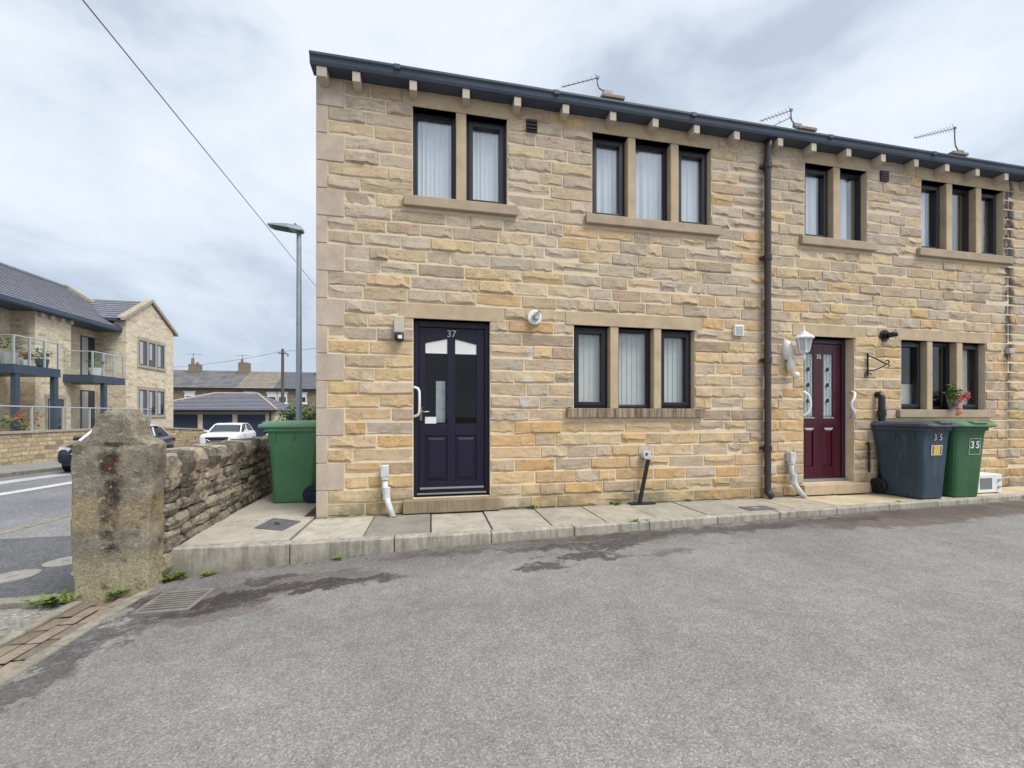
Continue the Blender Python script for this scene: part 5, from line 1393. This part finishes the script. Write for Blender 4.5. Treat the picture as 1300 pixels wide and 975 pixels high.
# ------------------------------------------------------------------ far left house with balconies
def stepped_roof(mb, e0, e1, r0, r1, n, th=.035):
    e0, e1, r0, r1 = map(Vector, (e0, e1, r0, r1))
    nr = (e1 - e0).cross(r0 - e0).normalized()
    if nr.z < 0: nr = -nr
    for i in range(n):
        a, b = i / n, min(1.0, (i + 1.06) / n)
        p = [e0.lerp(r0, a), e1.lerp(r1, a), e1.lerp(r1, b), e0.lerp(r0, b)]
        lo, hi = nr * th, nr * .005
        mb.hexa([p[0] - nr * .03, p[1] - nr * .03, p[2] - nr * .03, p[3] - nr * .03, p[0] + lo, p[1] + lo, p[2] + hi, p[3] + hi])
def far_window(root, wall_x, y0_, y1_, z0, z1, n=3, axis='x', frame='steel_blue', inside='room', sill=True, surround=True):
    """mullioned window on a wall facing +X (axis x) or -Y (axis y)"""
    def B(a0, a1, d0, d1, c0, c1):
        return (wall_x + d0, wall_x + d1, a0, a1, c0, c1) if axis == 'x' else (a0, a1, wall_x - d1, wall_x - d0, c0, c1)
    w = MB()
    if surround:
        w.box(*B(y0_ - .12, y1_ + .12, -.02, .03, z1, z1 + .18)); w.box(*B(y0_ - .12, y1_ + .12, -.02, .06, z0 - .14, z0)); w.box(*B(y0_ - .1, y0_, -.02, .025, z0, z1)); w.box(*B(y1_, y1_ + .1, -.02, .025, z0, z1))
    st_ = (y1_ - y0_) / n
    for k in range(1, n): w.box(*B(y0_ + k * st_ - .07, y0_ + k * st_ + .07, -.02, .022, z0, z1))
    win = w.build('window', M['verge_stone'], root) if w.v else None
    par = win if win else root
    for k in range(n):
        a = y0_ + k * st_ + (.07 if k else 0); b = y0_ + (k + 1) * st_ - (.07 if k < n - 1 else 0)
        f = MB(); t_ = .06
        f.box(*B(a, a + t_, -.01, .012, z0, z1)); f.box(*B(b - t_, b, -.01, .012, z0, z1)); f.box(*B(a + t_, b - t_, -.01, .012, z0, z0 + t_)); f.box(*B(a + t_, b - t_, -.01, .012, z1 - t_, z1))
        f.build('frame' if win else 'window', M[frame], par)
        MB().box(*B(a + t_, b - t_, -.006, .004, z0 + t_, z1 - t_)).build('pane', M['car_glass'], par)
        MB().box(*B(a + t_ + (b - a) * .04, a + (b - a) * .52, .0042, .0055, z0 + t_ + .3 * (k % 2), z1 - t_)).build('curtain', M['pot_grey'], par)

fh = thing('stone_house', 'modern stone house with glass balconies and dark tiled roof at far left', 'house', (-15, 17, -.4))
mb = MB(); mb.box(-22, -15.1, 4, 20.1, -.9, 5.6)
mb.build('wall', M['far_stone'], fh)
for a, b in ((14.78, 16.42), (8.2, 10.4)): bx('pier', M['far_stone'], fh, -15.1, -14.3, a, b, -.9, 5.36)
wg = MB(); wg.box(-19, -13.8, 18.9, 22.7, -.9, 6.0); wg.prism([(18.9, 6.0), (22.7, 6.0), (20.72, 7.28)], 'x', -17.4, -13.8); wg.build('gable_wing', M['far_stone'], fh)
mb = MB(); stepped_roof(mb, (-14.0, 4, 5.52), (-14.0, 20.3, 5.52), (-17.4, 4, 7.80), (-17.4, 20.3, 7.80), 20); stepped_roof(mb, (-20.8, 4, 5.5), (-20.8, 20.3, 5.5), (-17.4, 4, 7.80), (-17.4, 20.3, 7.80), 8)
rf = mb.build('roof', M['slate_blue'], fh)
MB().cyl((-17.4, 4, 7.80), (-17.4, 20.3, 7.80), .12, n=8).build('ridge_tiles', M['slate_blue'], rf)
mb = MB(); mb.hexa([(-13.98, 20.3, 5.5), (-13.98, 20.55, 5.5), (-17.4, 20.55, 7.82), (-17.4, 20.3, 7.82), (-13.98, 20.3, 5.68), (-13.98, 20.55, 5.68), (-17.4, 20.55, 7.99), (-17.4, 20.3, 7.99)]); mb.build('verge_coping', M['verge_stone'], rf)
mb = MB(); stepped_roof(mb, (-13.78, 18.72, 5.98), (-16.9, 18.72, 5.98), (-13.78, 20.72, 7.36), (-16.9, 20.72, 7.36), 9); stepped_roof(mb, (-13.78, 22.88, 5.98), (-16.9, 22.88, 5.98), (-13.78, 20.72, 7.36), (-16.9, 20.72, 7.36), 9)
mb.build('wing_roof', M['slate_blue'], fh)
mb = MB(); mb.prism([(18.62, 5.90), (18.62, 6.06), (20.72, 7.50), (22.98, 6.06), (22.98, 5.90), (20.72, 7.33)], 'x', -14.0, -13.68); mb.build('gable_coping', M['verge_stone'], fh)
mb = MB(); mb.box(-14.12, -13.95, 4, 18.9, 5.36, 5.52); mb.box(-15.1, -13.97, 4, 18.88, 5.32, 5.36); mb.box(-15.5, -13.85, 18.62, 18.80, 5.84, 5.98)
mb.build('fascia', M['steel_blue'], fh)
for y in (14.95, 15.4, 15.85, 16.3): bx('corbel', M['corbel'], fh, -14.3, -14.16, y - .07, y + .07, 5.14, 5.30)
for x in (-14.6, -14.15): bx('corbel', M['corbel'], fh, x - .07, x + .07, 18.76, 18.9, 5.68, 5.83)
far_window(fh, -13.8, 19.80, 21.83, 3.83, 5.12, 3); far_window(fh, -13.8, 19.80, 21.83, 1.20, 2.52, 3)
far_window(fh, -14.3, 15.30, 16.05, -.1, 1.85, 1)
far_window(fh, -15.1, 18.02, 18.86, 3.0, 4.98, 1, surround=False); far_window(fh, -15.1, 18.02, 18.86, .1, 2.38, 1, surround=False)
far_window(fh, -15.1, 11.2, 13.4, 3.0, 4.9, 2, surround=False)
struct(bx('terrace', M['tile_terr'], None, -15.2, -12.3, 4, 18.95, -.9, -.08))
def balcony(y0_, y1_, zd_, xr_, posts, label_x=0):
    d = MB().box(-15.1, xr_, y0_, y1_, zd_ - .32, zd_).build('balcony', M['steel_blue'], fh)
    r_ = MB(); zt = zd_ + 1.02
    r_.tube([(-15.0, y0_ + .04, zt), (xr_ - .05, y0_ + .04, zt), (xr_ - .05, y1_ - .04, zt), ], .028, 6)
    n = 4 if y1_ - y0_ < 2.2 else 3
    for k in range(n):
        y = y0_ + .04 + (y1_ - y0_ - .08) * k / (n - 1); r_.box(xr_ - .075, xr_ - .025, y - .025, y + .025, zd_, zt)
    r_.box(-15.02, -14.97, y0_ + .02, y0_ + .06, zd_, zt)
    r_.build('handrail', M['rail_steel'], d)
    for k in range(n - 1):
        a, b = y0_ + .04 + (y1_ - y0_ - .08) * k / (n - 1), y0_ + .04 + (y1_ - y0_ - .08) * (k + 1) / (n - 1)
        MB().box(xr_ - .056, xr_ - .044, a + .05, b - .05, zd_ + .06, zt - .05).build('glass_panel', M['glass_rail'], d)
    MB().box(-14.95, xr_ - .1, y0_ + .034, y0_ + .046, zd_ + .06, zt - .05).build('glass_panel', M['glass_rail'], d)
    for (x, y) in posts: MB().box(x - .08, x + .08, y - .08, y + .08, -.4, zd_ - .32).build('post', M['steel_blue'], d)
balcony(12.62, 14.45, 2.98, -13.2, [(-13.3, 12.78), (-13.3, 14.3)])
balcony(16.02, 17.9, 2.93, -13.2, [(-13.3, 16.75)])
# pots and furniture on the balconies
def potplant(label, x, y, z, r_, h, potm, petm, n=50, seed=1):
    t = thing('potted_plant', label, 'plant', (x, y, z), group='pots on the far balconies')
    MB().lathe((x, y, z), [(r_ * .7, 0), (r_, h), (r_ * .85, h), (r_ * .8, h * .9)], 10).build('pot', potm, t)
    rq = random.Random(seed); mb = MB(); leaf_cloud(mb, blob((x, y, z + h + r_), r_ * 1.3, r_ * 1.3, r_ * 1.1, n, rq), .07, rq); mb.build('foliage', M['foliage'], t, fixn=False)
    if petm: mb = MB(); leaf_cloud(mb, blob((x, y, z + h + r_ * 1.5), r_ * 1.2, r_ * 1.2, r_ * .6, n // 2, rq), .06, rq); mb.build('blossom', petm, t, fixn=False)
potplant('white pot with red flowers on the left balcony', -13.45, 13.35, 2.98, .15, .22, M['white'], M['red_petal'], 50, 2)
potplant('large pale planter at the corner of the left balcony', -13.6, 12.9, 2.98, .26, .42, M['pot_grey'], None, 50, 3)
potplant('blue grey pot with pale flowers at the right end of the left balcony', -13.5, 14.05, 2.98, .2, .35, M['steel_blue'], M['pale_petal'], 70, 4)
potplant('round white pot with small plant on the right balcony', -13.5, 16.6, 2.93, .24, .34, M['white'], None, 40, 5)
potplant('big red flower bed pot behind the terrace railing', -12.75, 12.35, .25, .38, .3, M['black'], M['red_petal'], 110, 6)
potplant('leafy pot at the left end of the terrace railing', -12.75, 11.05, .25, .36, .25, M['black'], None, 130, 7)
# parapet wall with railing along the street
pw = thing('parapet_wall', 'long low parapet wall of dressed sandstone across the street', 'wall', (-12.2, 14, -.4))
mb = MB(); mb.hexa([(-12.4, 2, -.9), (-12.15, 2, -.9), (-12.15, 17.6, -.9), (-12.4, 17.6, -.9), (-12.4, 2, .56), (-12.15, 2, .56), (-12.15, 17.6, .56), (-12.4, 17.6, .56)])
mb.hexa([(-12.4, 17.6, -1.1), (-12.15, 17.6, -1.1), (-12.15, 22.6, -1.1), (-12.4, 22.6, -1.1), (-12.4, 17.6, .56), (-12.15, 17.6, .56), (-12.15, 22.6, .30), (-12.4, 22.6, .30)])
mb.build('wall', M['parapet_stone'], pw)
mb = MB(); mb.box(-12.44, -12.11, 2, 17.6, .56, .635); mb.hexa([(-12.44, 17.6, .56), (-12.11, 17.6, .56), (-12.11, 22.6, .30), (-12.44, 22.6, .30), (-12.44, 17.6, .635), (-12.11, 17.6, .635), (-12.11, 22.6, .38), (-12.44, 22.6, .38)]); mb.build('coping', M['verge_stone'], pw)
rl_ = thing('railing', 'glass and steel balustrade standing on the parapet wall', 'railing', (-12.3, 12, .63))
MB().tube([(-12.27, 6, 1.46), (-12.27, 18.2, 1.46)], .026, 6).build('handrail', M['rail_steel'], rl_)
pm = MB().box(-.025, .025, -.025, .025, 0, .83).mesh('baluster', M['rail_steel']); pg = MB().box(-.006, .006, -.52, .52, .06, .76).mesh('glass_panel', M['glass_rail'])
for k in range(11):
    y = 6.1 + k * 1.2; inst('baluster', pm, rl_, (-12.27, y, .634))
    if k < 10: inst('glass_panel', pg, rl_, (-12.27, y + .6, .634))

# ------------------------------------------------------------------ garage block
gr = thing('garage_block', 'low stone garage block with three navy doors and hipped tile roof', 'garage', (-13.5, 30, -.9))
mb = MB(); gx0, gx1, gy0, gy1 = -18.6, -9.95, 27.5, 33.5
mb.box(gx0, gx1, gy0 + .15, gy1, -1.2, 1.5)
DX = [(-17.3, -14.92), (-14.62, -12.73), (-12.42, -10.58)]
ed = [gx0] + [v for d in DX for v in d] + [gx1]
for k in range(0, len(ed), 2): mb.box(ed[k], ed[k + 1], gy0, gy0 + .15, -1.2, 1.25)
mb.build('wall', M['far_stone'], gr)
bx('lintel_band', M['verge_stone'], gr, gx0, gx1, gy0 - .01, gy0 + .15, 1.25, 1.48)
for (a, b) in DX:
    d = bx('garage_door', M['garage_door'], gr, a, b, gy0 + .06, gy0 + .14, -1.0, 1.25)
    mb = MB()
    for k in range(7): mb.box(a + .02, b - .02, gy0 + .045, gy0 + .06, -.98 + k * .32, -.98 + k * .32 + .29)
    mb.build('door_slats', M['garage_door'], d)
rx0, rx1, ry0, ry1, ez, rz_ = gx0 - .2, gx1 + .25, gy0 - .35, gy1 + .3, 1.55, 2.85
ym = (ry0 + ry1) / 2; ra, rb = -15.2, -12.2
mb = MB(); stepped_roof(mb, (rx0, ry0, ez), (rx1, ry0, ez), (ra, ym, rz_), (rb, ym, rz_), 12, .05); stepped_roof(mb, (rx1, ry0, ez), (rx1, ry1, ez), (rb, ym, rz_), (rb, ym + .01, rz_), 10, .05); stepped_roof(mb, (rx0, ry0, ez), (rx0, ry1, ez), (ra, ym, rz_), (ra, ym + .01, rz_), 10, .05); stepped_roof(mb, (rx0, ry1, ez), (rx1, ry1, ez), (ra, ym, rz_), (rb, ym, rz_), 8, .05)
rf = mb.build('roof', M['slate_blue'], gr)
mb = MB()
for (p, q) in (((rx1, ry0, ez + .04), (rb, ym, rz_ + .04)), ((rx0, ry0, ez + .04), (ra, ym, rz_ + .04)), ((ra, ym, rz_ + .04), (rb, ym, rz_ + .04))): mb.cyl(p, q, .09, n=8)
mb.build('hip_tiles', M['verge_stone'], rf)
bx('gutter', M['black'], gr, rx0, rx1, ry0 - .06, ry0 + .03, ez - .12, ez - .01)
MB().cyl((-10.25, gy0 - .06, -1), (-10.25, gy0 - .06, 1.5), .05, n=8).build('downpipe', M['black'], gr)

# ------------------------------------------------------------------ far terrace row: four houses
TY = 44.0
cuts = [(-32, -24.6, 'slate_stain'), (-24.6, -19.45, 'slate_stain'), (-19.45, -15.75, 'slate_brown'), (-15.75, -11.2, 'slate_dark'), (-11.2, -4, 'slate_dark')]
labels = ['far dark stone cottage mostly hidden by the balcony house gable', 'far dark stone cottage with streaky slate roof behind the garage', 'far stone cottage with patched brown stone slate roof', 'far stone cottage with even dark slate roof behind the timber pole', 'far end cottage hidden behind number 37']
WN = [[-27.5], [-23.9], [-18.2], [-15.95, -14.9, -12.9], [-8]]
CHX = [-31.0, -24.9, -19.9, None, -11.6]
for i, ((a, b, rm), lb) in enumerate(zip(cuts, labels)):
    hs = thing('stone_cottage', lb, 'house', ((a + b) / 2, TY, -.9), group='far terrace of dark stone cottages')
    bx('wall', M['old_stone'], hs, a + .004, b - .004, TY, TY + 7, -1.2, 4.1)
    mb = MB(); stepped_roof(mb, (a, TY - .25, 4.12), (b, TY - .25, 4.12), (a, TY + 3.5, 6.35), (b, TY + 3.5, 6.35), 14, .05); stepped_roof(mb, (a, TY + 7.2, 4.12), (b, TY + 7.2, 4.12), (a, TY + 3.5, 6.35), (b, TY + 3.5, 6.35), 5, .05)
    mb.prism([(TY, 4.0), (TY + 7, 4.0), (TY + 3.5, 6.2)], 'x', a + .01, b - .01)
    mb.build('roof', M[rm], hs)
    bx('gutter', M['black'], hs, a, b, TY - .34, TY - .2, 4.0, 4.12)
    for x in WN[i]:
        f = MB(); x0, x1, z0, z1 = x - .48, x + .48, 2.55, 3.62
        f.box(x0 - .1, x1 + .1, TY - .06, TY, z1, z1 + .16); f.box(x0 - .1, x1 + .1, TY - .1, TY, z0 - .14, z0)
        for d in ((x0, x0 + .12, z0, z1), (x1 - .12, x1, z0, z1), (x0 + .12, x1 - .12, z0, z0 + .12), (x0 + .12, x1 - .12, z1 - .4, z1)): f.box(d[0], d[1], TY - .05, TY, d[2], d[3])
        w = f.build('window', M['render_white'], hs); bx('pane', M['car_glass'], w, x0 + .12, x1 - .12, TY - .02, TY, z0 + .12, z1 - .4)
    if CHX[i] is not None:
        x = CHX[i]; c = bx('chimney', M['chimney_stone'], hs, x - .5, x + .5, TY + 2.6, TY + 3.4, 4.8, 7.25 if i == 2 else 6.95)
        for dx in (-.25, .22): MB().lathe((x + dx, TY + 3, 6.9), [(.18, 0), (.14, .75 if dx < 0 else .3)], 8).build('chimney_pot', M['pot'], c)
        mb = MB(); mb.cyl((x - .2, TY + 3, 7.2), (x - .2, TY + 3, 8.2), .03, n=4); mb.cyl((x - .9, TY + 3, 8.1), (x + .7, TY + 3, 8.1), .025, n=4); mb.build('roof_aerial', M['alu_wire'], c)

# hedge behind the passage
t = thing('hedge', 'clipped green hedge behind the green bin and street lamp', 'hedge', (-5, 17.5, gz(17)))
rh = random.Random(9); mb = MB(); pts = []
for i in range(5200):
    x = rh.uniform(-6.1, 2.0); top = 1.55 + .18 * math.sin(x * 2.1) + .1 * math.sin(x * 5.3); z = gz(17) + (top - gz(17)) * rh.random() ** .7
    y = 17.0 + rh.uniform(0, 1.0) if z > top - .25 else 17.0 + abs(rh.gauss(0, .15))
    x += rh.gauss(0, .08)
    pts.append((x, y, z + rh.gauss(0, .06)))
leaf_cloud(mb, pts, .085, rh); mb.build('foliage', M['hedge'], t, fixn=False)
bx('stems', M['wood_pole'], t, -5.9, 1.8, 17.25, 17.75, gz(17) - .1, 1.25)
print('objects', len(bpy.data.objects))
